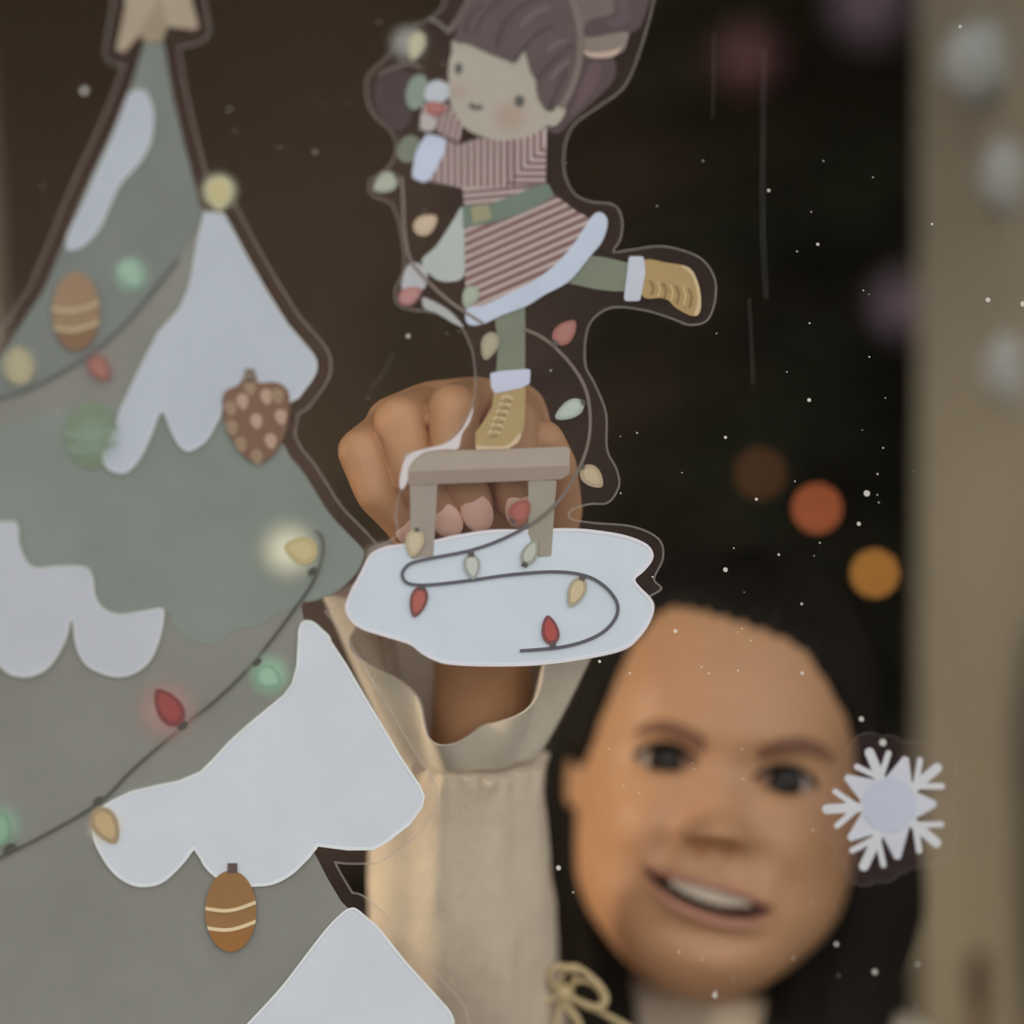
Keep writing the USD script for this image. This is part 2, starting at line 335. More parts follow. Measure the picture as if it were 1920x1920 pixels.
bulb(TR, 410, 362, 32, 25, 90, (176, 172, 140), (180, 170, 128), 10)
bulb(TR, 245, 512, 28, 22, 60, (136, 164, 146), (142, 170, 150), 10)
bulb(TR, 35, 685, 36, 25, -95, (158, 150, 122), (164, 156, 128), 10)
bulb(TR, 186, 690, 28, 19, 55, (128, 92, 84), (152, 104, 94), 10)
bulb(TR, 563, 1030, 32, 25, 195, (172, 158, 118), (182, 170, 128), 10)
bulb(TR, 315, 1324, 40, 24, -123, (118, 66, 64), (140, 72, 70), 10)
bulb(TR, 503, 1268, 26, 22, 30, (122, 156, 132), (142, 174, 150), 10)
bulb(TR, 198, 1546, 38, 24, 60, (152, 134, 106), (178, 156, 118), 10)
bulb(TR, 1, 1552, 32, 20, -80, (116, 144, 122), (128, 160, 134), 10)
bauble(TR, 142, 583, 45, 74, (140, 116, 92), (577, 613), (176, 160, 126), 10, None, (124, 98, 74), label='brown bauble with two cream stripes on the upper tree')
bauble(TR, 172, 815, 48, 62, (116, 128, 106), (812, 840), (140, 156, 144), 5, label='green bauble half covered by snow')
bauble(TR, 432, 1706, 48, 76, (138, 104, 66), (1700, 1736), (204, 186, 150), 10, (92, 78, 74), (140, 98, 56), label='golden brown bauble with two cream stripes under the lower snow')
cone = blob([(461, 700), (478, 700), (484, 716), (518, 716), (540, 735), (540, 785), (528, 825), (505, 858), (475, 866), (446, 842), (425, 803), (417, 765), (420, 735), (446, 720)])
pc = part(TR, 'pinecone', place(cone, 10), ink(116, 88, 72), False)
part(pc, 'stem', place(sbox(458, 690, 476, 715), 11), ink(116, 104, 92), False)
for (a, b, c) in ((454, 752, 0), (499, 743, 0), (480, 789, 0), (526, 781, 0), (507, 826, 0), (451, 832, 1), (434, 801, 1), (481, 856, 1), (432, 765, 1), (468, 726, 1), (520, 742, 1)):
    part(pc, 'cone_scale', place(drop(a, b, 15, 11, 80), 11), ink(*((166, 140, 122), (142, 120, 98))[c]), False)

# ---------------------------------------------------------------- the girl decal
girl_o = onY(900, 1248, 0.0)
GR = thing('girl_sticker', 'sticker of a little girl in a striped dress balancing on a bench with string lights', 'sticker', girl_o)
cloud = blob([(687, 1050), (697, 1036), (715, 1027), (735, 1022), (813, 1012), (853, 1003), (920, 993), (980, 992), (1067, 990), (1120, 994), (1172, 1003), (1210, 1018), (1224, 1035), (1222, 1052), (1206, 1072), (1191, 1086), (1202, 1102), (1216, 1116), (1226, 1135), (1220, 1162), (1200, 1193), (1167, 1219), (1087, 1237), (1003, 1247), (920, 1249), (860, 1247), (825, 1242), (793, 1227), (767, 1208), (720, 1193), (680, 1180), (657, 1163), (647, 1140), (656, 1110), (672, 1080)])
filmG = unary_union([blob([(800, -60), (832, 0), (815, 28), (760, 62), (722, 110), (694, 135), (686, 165), (698, 212), (735, 250), (742, 280), (728, 315), (694, 338), (698, 366), (735, 385), (752, 440), (757, 500), (740, 548), (752, 576), (800, 584), (850, 596), (872, 625), (888, 672), (890, 738), (868, 792), (808, 855), (760, 900), (742, 960), (742, 1005), (690, 1045), (800, 1100), (1100, 1150), (1232, 1110), (1226, 1085), (1243, 1045), (1234, 1010), (1185, 987), (1110, 980), (1070, 972), (1072, 956), (1105, 945), (1140, 942), (1160, 912), (1156, 880), (1138, 842), (1136, 775), (1116, 722), (1097, 682), (1100, 622), (1118, 592), (1152, 576), (1210, 582), (1262, 598), (1292, 609), (1326, 600), (1341, 560), (1338, 518), (1310, 482), (1245, 462), (1185, 468), (1150, 472), (1163, 448), (1166, 410), (1150, 384), (1108, 378), (1076, 362), (1058, 322), (1060, 270), (1078, 232), (1122, 200), (1172, 160), (1206, 75), (1226, -20), (1200, -90)], 8), cloud])
fp = part(GR, 'clear_film', place(filmG, 0.3), M_film, False)
part(fp, 'film_edge', place(filmG.boundary.buffer(2.0), 1), M_film_edge, False)
HAIR, HAIRD = (86, 74, 73), (68, 58, 60)
# long hair behind, deer headband ear, curls
bh = part(GR, 'back_hair', place(blob([(1060, -40), (1150, -60), (1215, -30), (1205, 40), (1180, 62), (1110, 70), (1150, 108), (1150, 150), (1105, 196), (1070, 228), (1045, 250), (1024, 235), (1060, 180), (1080, 100)]), 2), ink(80, 66, 67), False)
part(bh, 'curl', place(blob([(1085, -20), (1130, -30), (1152, 8), (1145, 28), (1105, 38), (1088, 60), (1078, 30)]), 3), ink(104, 92, 90), False)
part(bh, 'curl', place(blob([(1150, -20), (1178, 0), (1180, 40), (1150, 55), (1135, 40), (1158, 25)]), 3), ink(88, 74, 78), False)
part(bh, 'curl', place(blob([(1100, 130), (1125, 118), (1120, 160), (1088, 200), (1070, 215)]), 3), ink(92, 74, 78), False)
part(GR, 'side_hair', place(blob([(712, 140), (745, 128), (768, 138), (775, 170), (770, 220), (750, 246), (725, 236), (706, 205), (700, 168)]), 2), ink(70, 58, 58), False)
ear = part(GR, 'headband_ear', place(blob([(1080, 64), (1100, 70), (1130, 66), (1175, 60), (1176, 75), (1168, 95), (1145, 106), (1115, 106), (1092, 98)], 8), 4), ink(124, 112, 104), False)
part(ear, 'ear_inside', place(blob([(1094, 95), (1115, 99), (1150, 94), (1164, 88), (1150, 105), (1120, 109), (1100, 105)]), 5), ink(176, 156, 142), False)
skin_face = blob([(853, 74), (847, 95), (841, 120), (840, 155), (841, 180), (848, 205), (862, 230), (882, 247), (910, 258), (940, 264), (972, 261), (1003, 250), (1024, 236), (1040, 236), (1055, 220), (1060, 198), (1048, 190), (1032, 205), (1010, 120), (930, 70)])
fc = part(GR, 'face', place(skin_face, 4), ink(160, 153, 141, var=0.05), False)
halo(GR, 956, 220, 44, (162, 138, 126), 5.2, .38, 'blush'); halo(GR, 860, 170, 24, (164, 146, 138), 5.2, .35, 'blush')
for (a, b, r1, r2) in ((859, 128, 7, 10.5), (973, 189, 9, 10.5)):
    e = part(fc, 'eye', place(ell(a, b, r1, r2), 6), ink(84, 84, 80), False)
part(fc, 'mouth', place(line([(881, 195), (888, 200), (902, 201)], 6, 6).buffer(1.5), 6), ink(92, 90, 86), False)
hair = blob([(853, 77), (856, 55), (862, 30), (880, 2), (905, -45), (960, -90), (1030, -85), (1068, -30), (1082, 30), (1086, 80), (1080, 130), (1066, 175), (1045, 195), (1028, 208), (1012, 190), (1005, 168), (1004, 150), (994, 132), (985, 100), (980, 96), (965, 117), (952, 113), (915, 99), (878, 82)], 8)
hr = part(GR, 'hair', place(hair, 7), ink(*HAIR, var=0.12, scale=120), False)
for s in ([(890, 60), (905, 30), (935, 0), (980, -20)], [(930, 90), (940, 50), (965, 20), (1010, -5)], [(965, 112), (985, 85), (1010, 60), (1035, 48)], [(1006, 150), (1020, 130), (1050, 100), (1072, 85)], [(1028, 205), (1045, 165), (1062, 130)], [(870, 60), (880, 30), (905, 8)]):
    part(hr, 'hair_strand', place(line(s, 5).intersection(hair), 8), ink(*HAIRD), False)
for s in ([(1025, 95), (1045, 80), (1060, 78)], [(975, 50), (1000, 25), (1030, 15)], [(1030, 150), (1050, 125), (1068, 115)]):
    part(hr, 'hair_strand', place(line(s, 9).intersection(hair), 8), ink(102, 90, 90), False)
part(GR, 'headband', place(line([(1052, -50), (1076, 10), (1087, 60), (1085, 115), (1070, 165), (1052, 200)], 13), 7.5), ink(112, 100, 94), False)
part(GR, 'antler', place(line([(895, -30), (868, 20), (850, 48), (838, 62)], 11), 3), ink(106, 94, 90), False)
# striped clothes
sleeve = hard([(835, 262), (848, 258), (864, 270), (900, 258), (940, 264), (985, 258), (1024, 238), (1023, 300), (1022, 340), (1022, 352), (925, 386), (870, 396), (867, 353), (806, 340), (812, 325)])
arm2 = hard([(792, 195), (830, 188), (850, 208), (866, 234), (862, 264), (842, 262), (816, 242), (790, 238)])
CREAM, RED = (172, 156, 152), (108, 84, 84)
tp = part(GR, 'striped_top', place(sleeve, 5), ink(*CREAM), False)
st = [sbox(x, 200, x + 5.8, 352) for x in np.arange(812, 960, 12.3)]
for k in range(6):
    o = 1024 - 12.3 * k - 8; ytop = 352 - 12.3 * (5 - k) * 0 
    d = 12.3 * k
    st.append(unary_union([sbox(1010 - d, 200, 1015.8 - d, 284 + d), sbox(1010 - d, 278.2 + d, 1040, 284 + d)]))
for k in range(4):
    y = 352 + k * 12.3
    st.append(hard([(868, y + 6), (1024, y - 8), (1024, y - 2.5), (868, y + 11.5)]))
upper_part = sbox(700, 150, 1100, 350)
stripes = unary_union([s.intersection(upper_part) for s in st[:-4]] + st[-4:]).intersection(sleeve)
part(tp, 'stripes', place(stripes, 6), ink(*RED), False)
a2 = part(GR, 'striped_sleeve', place(arm2, 5), ink(*CREAM), False)
part(a2, 'stripes', place(unary_union([hard([(x + 18, 180), (x + 24, 180), (x, 275), (x - 6, 275)]) for x in np.arange(790, 890, 12.0)]).intersection(arm2), 6), ink(*RED), False)
part(GR, 'belt', place(hard([(870, 386), (917, 384), (965, 366), (1012, 347), (1026, 346), (1036, 366), (990, 392), (927, 414), (870, 424)]).buffer(2), 7), ink(103, 117, 104), False)
part(GR, 'buckle', place(rounded([(882, 388), (915, 382), (920, 410), (886, 420)], 3), 8), ink(144, 140, 112), False)
skirt = hard([(870, 424), (927, 414), (990, 392), (1036, 366), (1052, 374), (1080, 396), (1112, 412), (1108, 440), (1060, 500), (1000, 545), (940, 575), (890, 590), (872, 580), (871, 500)])
sk = part(GR, 'skirt', place(skirt, 5), ink(*CREAM), False)
part(sk, 'stripes', place(unary_union([hard([(850, y), (1150, y - 130), (1150, y - 121.5), (850, y + 8.5)]) for y in np.arange(430, 720, 16.4)]).intersection(skirt), 6), ink(116, 88, 86), False)
trim = blob([(1112, 402), (1126, 398), (1137, 410), (1136, 430), (1126, 455), (1107, 478), (1066, 526), (1020, 552), (986, 573), (941, 590), (907, 606), (882, 609), (872, 598), (876, 576), (902, 573), (952, 550), (998, 527), (1037, 498), (1072, 460), (1096, 424)], 8)
part(GR, 'skirt_trim', place(trim, 7), ink(178, 187, 203, var=.05), False)
part(GR, 'petticoat', place(blob([(866, 388), (870, 433), (872, 480), (868, 518), (845, 528), (815, 522), (790, 490), (818, 460), (848, 415)], 8), 4), ink(164, 170, 167, var=.05), False)
part(GR, 'petticoat', place(blob([(792, 558), (815, 566), (845, 585), (868, 612), (850, 606), (820, 588), (796, 578)], 8), 4), ink(160, 162, 160), False)
part(GR, 'petticoat', place(blob([(762, 500), (780, 492), (800, 510), (795, 540), (770, 545), (752, 538)], 8), 5), ink(170, 171, 174), False)
# hands and cuffs
part(GR, 'mitten', place(ell(781, 172, 20, 34, 14), 5), ink(124, 136, 126), False)
part(GR, 'mitten', place(ell(766, 279, 21, 27, 25), 5), ink(112, 118, 104), False)
part(GR, 'fur_cuff', place(blob([(800, 160), (818, 150), (838, 158), (841, 178), (830, 190), (805, 192), (795, 182)]), 7), ink(172, 177, 184), False)
part(GR, 'fur_cuff', place(rounded([(788, 214), (808, 205), (818, 240), (800, 248), (786, 240)], 4), 7), ink(168, 160, 158), False)
part(GR, 'fur_cuff', place(blob([(802, 251), (820, 254), (835, 263), (832, 284), (820, 310), (808, 332), (796, 341), (780, 337), (772, 328), (778, 290), (790, 264)], 8), 7), ink(178, 186, 205), False)
bulb(GR, 816, 203, 20, 13, 5, (146, 92, 88), (160, 108, 102), 8)
# legs and boots
GREEN = (113, 119, 103)
part(GR, 'leg', place(hard([(1060, 530), (1100, 478), (1132, 482), (1180, 493), (1184, 546), (1150, 546), (1116, 542), (1076, 533)]), 3), ink(*GREEN, var=.07), False)
part(GR, 'leg', place(hard([(924, 580), (984, 560), (984, 698), (930, 698), (933, 640)]), 3), ink(*GREEN, var=.07), False)
part(GR, 'boot_cuff', place(rounded([(1178, 480), (1206, 480), (1209, 511), (1199, 564), (1168, 564), (1174, 517)], 6), 6), ink(178, 184, 196), False)
part(GR, 'boot_cuff', place(rounded([(918, 699), (938, 695), (994, 691), (992, 719), (975, 727), (927, 737), (920, 725)], 5), 6), ink(184, 188, 206), False)
b1s = blob([(1205, 490), (1248, 492), (1290, 501), (1306, 525), (1313, 556), (1311, 585), (1297, 592), (1268, 578), (1245, 559), (1203, 554)], 6)
b1 = part(GR, 'boot', place(b1s, 5), ink(158, 134, 92), False)
part(b1, 'toe_cap', place(line([(1278, 496), (1297, 512), (1308, 540), (1310, 570), (1303, 592)], 9).intersection(b1s), 6), ink(184, 164, 126), False)
for i in range(7):
    x = 1218 + i * 12; part(b1, 'lace', place(line([(x, 525 + i * 2.5), (x + 6, 540 + i * 2.5), (x + 2, 552 + i * 4)], 4, 4), 7), ink(*((128, 104, 72), (182, 158, 114))[i % 2]), False)
b2s = hard([(925, 735), (985, 724), (982, 800), (972, 829), (952, 841), (891, 843), (890, 812), (905, 790), (922, 762)]).buffer(-4).buffer(4)
b2 = part(GR, 'boot', place(b2s, 5), ink(158, 138, 98), False)
part(b2, 'sole', place(line([(886, 838), (930, 841), (955, 836), (976, 815)], 9).intersection(b2s), 6), ink(186, 166, 138), False)
for i in range(6):
    y = 742 + i * 13; x = 948 - i * 5
    part(b2, 'lace', place(line([(x - 9, y + 5), (x, y), (x + 14, y + 6)], 4.5, 4), 6), ink(184, 166, 130), False)
    part(b2, 'lace', place(line([(x - 6, y + 11), (x + 10, y + 9)], 3, 2), 6), ink(132, 110, 80), False)
# bench
WOOD = (156, 145, 133)
sl = part(GR, 'bench_seat', place(rounded([(757, 850), (800, 846), (1063, 837), (1068, 843), (1067, 888), (1052, 898), (767, 909), (755, 895)], 4), 4), ink(*WOOD, var=.06), False)
part(sl, 'seat_edge', place(hard([(757, 884), (1066, 872), (1067, 888), (1052, 898), (767, 909), (757, 900)]), 5), ink(140, 126, 116), False)
part(GR, 'bench_leg', place(rounded([(768, 905), (820, 905), (812, 1042), (770, 1048)], 3), 3.2), ink(146, 136, 126), False)
part(GR, 'bench_leg', place(rounded([(990, 900), (1043, 900), (1033, 1042), (1008, 1044), (990, 1000)], 3), 3.2), ink(143, 137, 122), False)
part(GR, 'bench_snow', place(blob([(887, 762), (880, 790), (866, 812), (858, 840), (835, 842), (800, 846), (780, 858), (766, 876), (763, 900), (755, 916), (748, 910), (751, 885), (758, 862), (772, 848), (800, 840), (836, 830), (862, 808), (876, 785)], 8), 6), ink(196, 190, 190), False)
# snow cloud
cl = part(GR, 'snow_cloud', place(cloud, 2), ink(188, 198, 206, var=.05, scale=40), False)
part(cl, 'snow_rim', place(cloud.difference(cloud.buffer(-6)), 3), ink(202, 200, 206), False)
# the light string
cordcol_hi, cordcol_lo = (112, 102, 94), (88, 87, 94)
loop = [(983, 617), (1012, 630), (1042, 653), (1075, 690), (1097, 730), (1105, 775), (1103, 820), (1092, 860), (1070, 904), (1040, 945), (1000, 978), (940, 1010), (880, 1031), (800, 1047), (768, 1056), (754, 1072), (758, 1088), (775, 1095), (810, 1095), (880, 1087), (960, 1076), (1040, 1071), (1095, 1078), (1132, 1098), (1155, 1128), (1154, 1155), (1132, 1182), (1095, 1201), (1045, 1213), (974, 1219)]
lp = LineString(cr(loop, 10)).buffer(3.0, cap_style='flat')
part(GR, 'light_cord', place(lp.difference(sbox(600, 985, 1300, 1300)), 8), ink(*cordcol_hi), False)
part(GR, 'light_cord', place(lp.intersection(sbox(600, 985, 1300, 1300)), 8), ink(*cordcol_lo), False)
part(GR, 'light_cord', place(line([(752, 330), (755, 380), (757, 430), (766, 480), (782, 505), (812, 538), (850, 570), (905, 606)], 5.5), 8), ink(122, 112, 104), False)
part(GR, 'light_cord', place(line([(783, 242), (800, 248), (826, 254), (860, 268)], 5), 8), ink(96, 84, 84), False)
part(GR, 'light_cord', place(line([(708, 140), (735, 128), (765, 120), (790, 128)], 5), 8), ink(112, 98, 92), False)
part(GR, 'light_cord', place(line([(805, 36), (822, 44), (838, 58)], 5), 8), ink(124, 116, 112), False)
halo(GR, 764, 80, 46, (150, 152, 146), 8.4, .6)
for (x, y, L, W, a, rim, core, sc) in (
    (779, 86, 28, 16, 105, (164, 160, 138), (176, 172, 146), 0), (721, 343, 25, 18, 150, (152, 156, 142), (160, 164, 150), 6), (797, 420, 25, 18, -35, (176, 156, 132), (184, 166, 144), 0),
    (768, 553, 24, 16, -30, (154, 110, 108), (168, 124, 120), 0), (880, 556, 22, 15, 115, (148, 156, 138), (156, 164, 148), 0), (916, 648, 27, 16, 108, (146, 140, 120), (160, 152, 130), 0), (1058, 622, 28, 18, -48, (146, 100, 92), (158, 112, 104), 8),
    (1066, 768, 30, 16, 150, (152, 162, 152), (166, 176, 166), 7), (1109, 893, 26, 18, 45, (160, 142, 118), (174, 158, 132), 6), (776, 1017, 26, 17, 100, (170, 158, 130), (182, 172, 146), 6), (884, 1061, 24, 15, 85, (150, 154, 146), (180, 184, 176), 8),
    (993, 1034, 26, 14, -65, (144, 146, 134), (172, 176, 166), 8), (1079, 1109, 30, 16, 112, (158, 150, 130), (188, 172, 138), 8), (783, 1127, 30, 16, 105, (118, 76, 74), (160, 92, 84), 8), (1030, 1180, 28, 16, -100, (120, 72, 72), (160, 78, 74), 8), (974, 957, 24, 19, -50, (138, 84, 76), (152, 92, 84), 7)):
    bulb(GR, x, y, L, W, a, rim, core, 9, socket=sc)

# ---------------------------------------------------------------- the snowflake decal
sf_o = onY(1675, 1630, 0.0)
SF = thing('snowflake_sticker', 'small white snowflake sticker beside the smiling face, at the right of the window', 'sticker', sf_o)
CX, CY = 1672, 1510
arms = []
for k, L in zip(range(5), (108, 110, 108, 125, 122)):
    th = math.radians((113, 40, -40, -115, 183)[k])
    def at(r, w, th=th): return (CX + r * math.cos(th) - w * math.sin(th), CY - r * math.sin(th) - w * math.cos(th))
    a_ = [LineString([at(0, 0), at(L, 0)]).buffer(9)]
    for s in (-1, 1):
        a_.append(LineString([at(L * .52, 0), at(L * .86, s * 32)]).buffer(5.5))
    arms.append(unary_union(a_))
lobes = []
for th, L in ((74, 92), (2, 80), (-84, 98), (218, 100), (148, 100)):
    th = math.radians(th)
    def at(r, w, th=th): return (CX + r * math.cos(th) - w * math.sin(th), CY - r * math.sin(th) - w * math.cos(th))
    lobes.append(Polygon([at(20, 34), at(L, 3), at(L, -3), at(20, -34)]).buffer(3))
coreS = ell(CX, CY, 58, 58)
flake = unary_union(arms + lobes + [coreS])
filmS = flake.buffer(34).buffer(-6)
fp = part(SF, 'clear_film', place(filmS, 0), M_film, False)
part(fp, 'film_edge', place(filmS.boundary.buffer(1.6), 1), film('film_edge_faint', (0.5, 0.45, 0.41), 0.045), False)
for l in lobes: part(SF, 'flake_point', place(l, 2), ink(184, 186, 194), False)
for a_ in arms: part(SF, 'flake_arm', place(a_, 3), ink(188, 189, 192), False)
part(SF, 'flake_centre', place(ell(CX - 5, CY - 2, 50, 52), 4), ink(174, 179, 192, var=.03), False)

# dust and wipe marks on the pane
dots = [(158, 170, 9), (765, 630, 5), (1517, 750, 5), (1625, 925, 8), (1610, 982, 5), (1360, 1068, 6), (1533, 458, 4), (1441, 357, 4), (1266, 1183, 5), (1504, 1262, 4), (1615, 1348, 6), (1047, 1627, 6), (1340, 1866, 6), (1640, 1822, 6), (228, 592, 7), (110, 777, 7), (1360, 820, 4), (1418, 936, 4), (1852, 562, 6), (1918, 570, 7), (590, 285, 3), (1568, 1770, 5), (1720, 1808, 4), (1655, 1392, 9), (1800, 50, 4), (1460, 1040, 3), (1503, 1132, 3), (1747, 420, 3), (430, 205, 3), (1124, 1240, 4)]
r2 = np.random.default_rng(5)
for _ in range(70): dots.append((r2.uniform(1020, 1760), r2.uniform(300, 1900), r2.uniform(1.0, 2.4)))
for _ in range(40): dots.append((r2.uniform(20, 900), r2.uniform(30, 900), r2.uniform(1.0, 2.0)))
sp = unary_union([Point(x, y).buffer(r * .72, 5) for x, y, r in dots])
part(win, 'dust_speck', place(sp, 0, 0.0003), M_dust, False, kind='stuff')
stk = unary_union([line([(603, 560), (607, 590), (603, 628)], 6), line([(1432, 90), (1430, 400), (1436, 560)], 12), line([(1405, 560), (1412, 720)], 9), line([(1340, 60), (1336, 220)], 7), line([(690, 730), (720, 700), (735, 660)], 9)])
part(win, 'wipe_streak', place(stk, 0, 0.0001), M_streak, False, kind='stuff')

# ================================================================ THE CHILD
SKIN = mat('skin', (0.485, 0.262, 0.142), 0.5, var=0.07, scale=45, spec=0.35, sss=0.15)
LIP = mat('lip', (0.42, 0.19, 0.135), 0.42, spec=0.45)
HAIRM = mat('dark_hair', (0.010, 0.0075, 0.0055), 0.6, var=0.5, scale=60, spec=0.10, stretch=(4, 4, 0.6), bump=0.5, bscale=260)
KNIT = mat('cream_knit', (0.60, 0.50, 0.385), 0.9, var=0.06, scale=160, bump=0.4, bscale=900, sheen=0.2)
KNITL = mat('cream_frill', (0.68, 0.60, 0.49), 0.9, var=0.05, scale=160, bump=0.3, bscale=900, sheen=0.2)
COLLAR = mat('white_collar', (0.72, 0.68, 0.62), 0.9, var=0.05, scale=120)
TROUS = mat('dark_trousers', (0.05, 0.045, 0.05), 0.9, var=0.2, scale=80)
SHOE = mat('brown_shoe', (0.12, 0.07, 0.04), 0.5)
RAFFIA = mat('raffia', (0.52, 0.40, 0.22), 0.6, var=0.25, scale=300)
EYEW = mat('eye_white', (0.46, 0.38, 0.34), 0.2, spec=0.25)
IRIS = mat('iris', (0.022, 0.012, 0.008), 0.12, spec=0.25)
PUPIL = mat('pupil', (0.004, 0.004, 0.004), 0.1, spec=0.25)
TOOTH = mat('tooth', (0.66, 0.57, 0.46), 0.3)
MOUTH = mat('mouth_inside', (0.10, 0.035, 0.03), 0.6)
BROW = mat('brow_hair', (0.21, 0.097, 0.057), 0.8)
NAIL = mat('nail', (0.76, 0.47, 0.38), 0.25, spec=0.5)

EYEMID = P(1355, 1446, 1.035)
zL = EYE - EYEMID; zL /= np.linalg.norm(zL)
x_ = rgt - zL * (rgt @ zL); x_ /= np.linalg.norm(x_); y_ = np.cross(zL, x_)
th = math.radians(-7)
xL = x_ * math.cos(th) + y_ * math.sin(th); yL = np.cross(zL, xL)
HO = EYEMID - zL * 0.073
def HL(p):                                            # millimetres in the head's own frame -> the room
    p = np.asarray(p, float) / 1000
    return HO + p[..., 0:1] * xL + p[..., 1:2] * yL + p[..., 2:3] * zL
tab = np.array([  # y, half width, front, back, widest z
    (92, 0, -6, -6, -6), (86, 27, 26, -40, -6), (72, 45, 50, -64, -5), (50, 56, 67, -80, -3), (25, 60, 75, -86, 0), (0, 60.5, 74.5, -83, 3), (-20, 60.3, 75, -74, 6), (-35, 59, 75, -60, 12),
    (-50, 56.5, 75, -44, 17), (-62, 51, 74, -28, 23), (-75, 40, 71, -8, 29), (-85, 28, 65, 12, 36), (-91, 17, 58, 28, 41), (-95, 0, 46, 46, 46)], float)
sT = np.arccos(np.clip((tab[:, 0] + 1.5) / 93.5, -1, 1))
prof = [PchipInterpolator(sT, tab[:, k]) for k in range(1, 5)]
def profile(y):
    s = np.arccos(np.clip((np.asarray(y, float) + 1.5) / 93.5, -1, 1)); return [f(s) for f in prof]
def g(x, y, x0, y0, sx, sy): return np.exp(-((x - x0) / sx) ** 2 / 2 - ((y - y0) / sy) ** 2 / 2)
EYES = [(-23.8, 1.4), (25.9, -1.5)]
yu = PchipInterpolator([-29, -22, -10, 0, 10, 18, 27], [-41.5, -44, -46.2, -47.3, -48.8, -50.4, -52.5])
yl = PchipInterpolator([-29, -22, -12, 0, 8, 18, 27], [-41.5, -48.5, -53.6, -57.2, -58.4, -57.6, -52.5])
def sstep(t): t = np.clip(t, 0, 1); return t * t * (3 - 2 * t)
def mouth_mask(x, y):
    xi = np.clip(x, -29, 27); a, b = yu(xi), yl(xi)
    d = np.minimum(a - y, y - b)
    return sstep((d + 0.3) / 1.3) * (x > -29) * (x < 27)
def eye_mask(x, y, e):
    dx, dy = (x - e[0]) / 13.0, (y - e[1] + 0.06 * (x - e[0]) * np.sign(-e[0]) * 0)
    hgt = np.where(dy > 0, 5.6, 4.8) * np.clip(1 - np.abs(dx) ** 2.1, 0, 1) ** 0.8
    return sstep((hgt - np.abs(dy) + 0.25) / 0.9) * (np.abs(dx) < 1)
def feats(x, y, carve=True):
    t = np.clip((4 - y) / 28, 0, 1)
    H = 1.0 + 8.2 * t ** 1.8
    fall = np.where(y < -25, np.exp(-((y + 25) / 4.2) ** 2), np.where(y > 4, np.exp(-((y - 4) / 11) ** 2), 1.0))
    z = H * fall * np.exp(-(np.abs(x - 0.5) / (5.4 + 3.8 * t)) ** 2.2 / 1.6)
    z = z + 5.0 * g(x, y, 0.0, -23.5, 7.0, 5.5)
    for s in (-1, 1):
        z = z + 5.0 * g(x, y, 0.3 + s * 9.0, -27, 4.0, 4.0) - 7.5 * g(x, y, 0.5 + s * 6.2, -31.0, 2.8, 2.2)
        z = z + 7.0 * g(x, y, s * 33, -25, 13, 11) + 2.5 * g(x, y, s * 24, 14, 13, 4.5)
        z = z - 3.0 * g(x, y, s * 19.5, -34, 4, 7) - 1.4 * g(x, y, s * 31, -44, 5, 6)
    for e in EYES:
        z = z - 8.0 * g(x, y, e[0] - np.sign(e[0]) * 3, e[1] + 1, 13, 8.0) + 3.2 * g(x, y, e[0], e[1], 10, 5.5) + 1.6 * g(x, y, e[0], e[1] - 8.5, 10, 2.6)
    z = z + 4.0 * g(x, y, 0, -49, 22, 9) - 2.8 * g(x, y, 2, -65, 14, 3.5) + 4.5 * g(x, y, 3, -78, 13, 7)
    xi = np.clip(x, -30, 28)
    z = z + 1.7 * np.exp(-((y - yu(np.clip(xi, -29, 27)) - 2.3) / 1.9) ** 2) * sstep((30 - np.abs(x + 1)) / 12) + 2.6 * np.exp(-((y - yl(np.clip(xi, -29, 27)) + 3.4) / 2.6) ** 2) * sstep((28 - np.abs(x - 1)) / 14)
    z = z - 1.0 * g(x, y, 0.8, -38.5, 2.2, 4)
    if carve:
        z = z - 8.0 * mouth_mask(x, y)
        for e in EYES: z = z - 6.0 * eye_mask(x, y, e)
    return z
NE = 2.25
def face_z(x, y, carve=False):
    w, fr, bk, z0 = profile(y)
    q = np.clip(1 - (np.abs(x) / np.maximum(w, 1e-6)) ** NE, 0, 1) ** (1 / NE)
    return z0 + (fr - z0) * q + feats(x, y, carve) * sstep(q / 0.5)
def head_grid(R=230, C=360, extra=None):
    s = np.linspace(0, np.pi, R + 2)[1:-1]
    y = -1.5 + 93.5 * np.cos(s)
    u = np.linspace(-1, 1, C, endpoint=False)
    t = np.pi * (0.62 * u + 0.38 * np.abs(u) ** 2 * u)             # denser in front
    Y, Tt = np.meshgrid(y, t, indexing='ij')
    w, fr, bk, z0 = [a[:, None] for a in profile(y)]
    sn, cs = np.sin(Tt), np.cos(Tt)
    X = w * np.sign(sn) * np.abs(sn) ** (2 / NE) if False else w * sn
    q = np.clip(1 - np.abs(sn) ** NE, 0, 1) ** (1 / NE)
    front = cs >= 0
    Z = np.where(front, z0 + (fr - z0) * q + feats(X, Y) * sstep(q / 0.5), z0 - (z0 - bk) * np.clip(1 - sn ** 2, 0, 1) ** 0.5)
    pts = np.stack([X, Y, Z], -1)
    top, bot = np.array([0, 92.0, -6]), np.array([0, -95.0, 46])
    return pts, top, bot
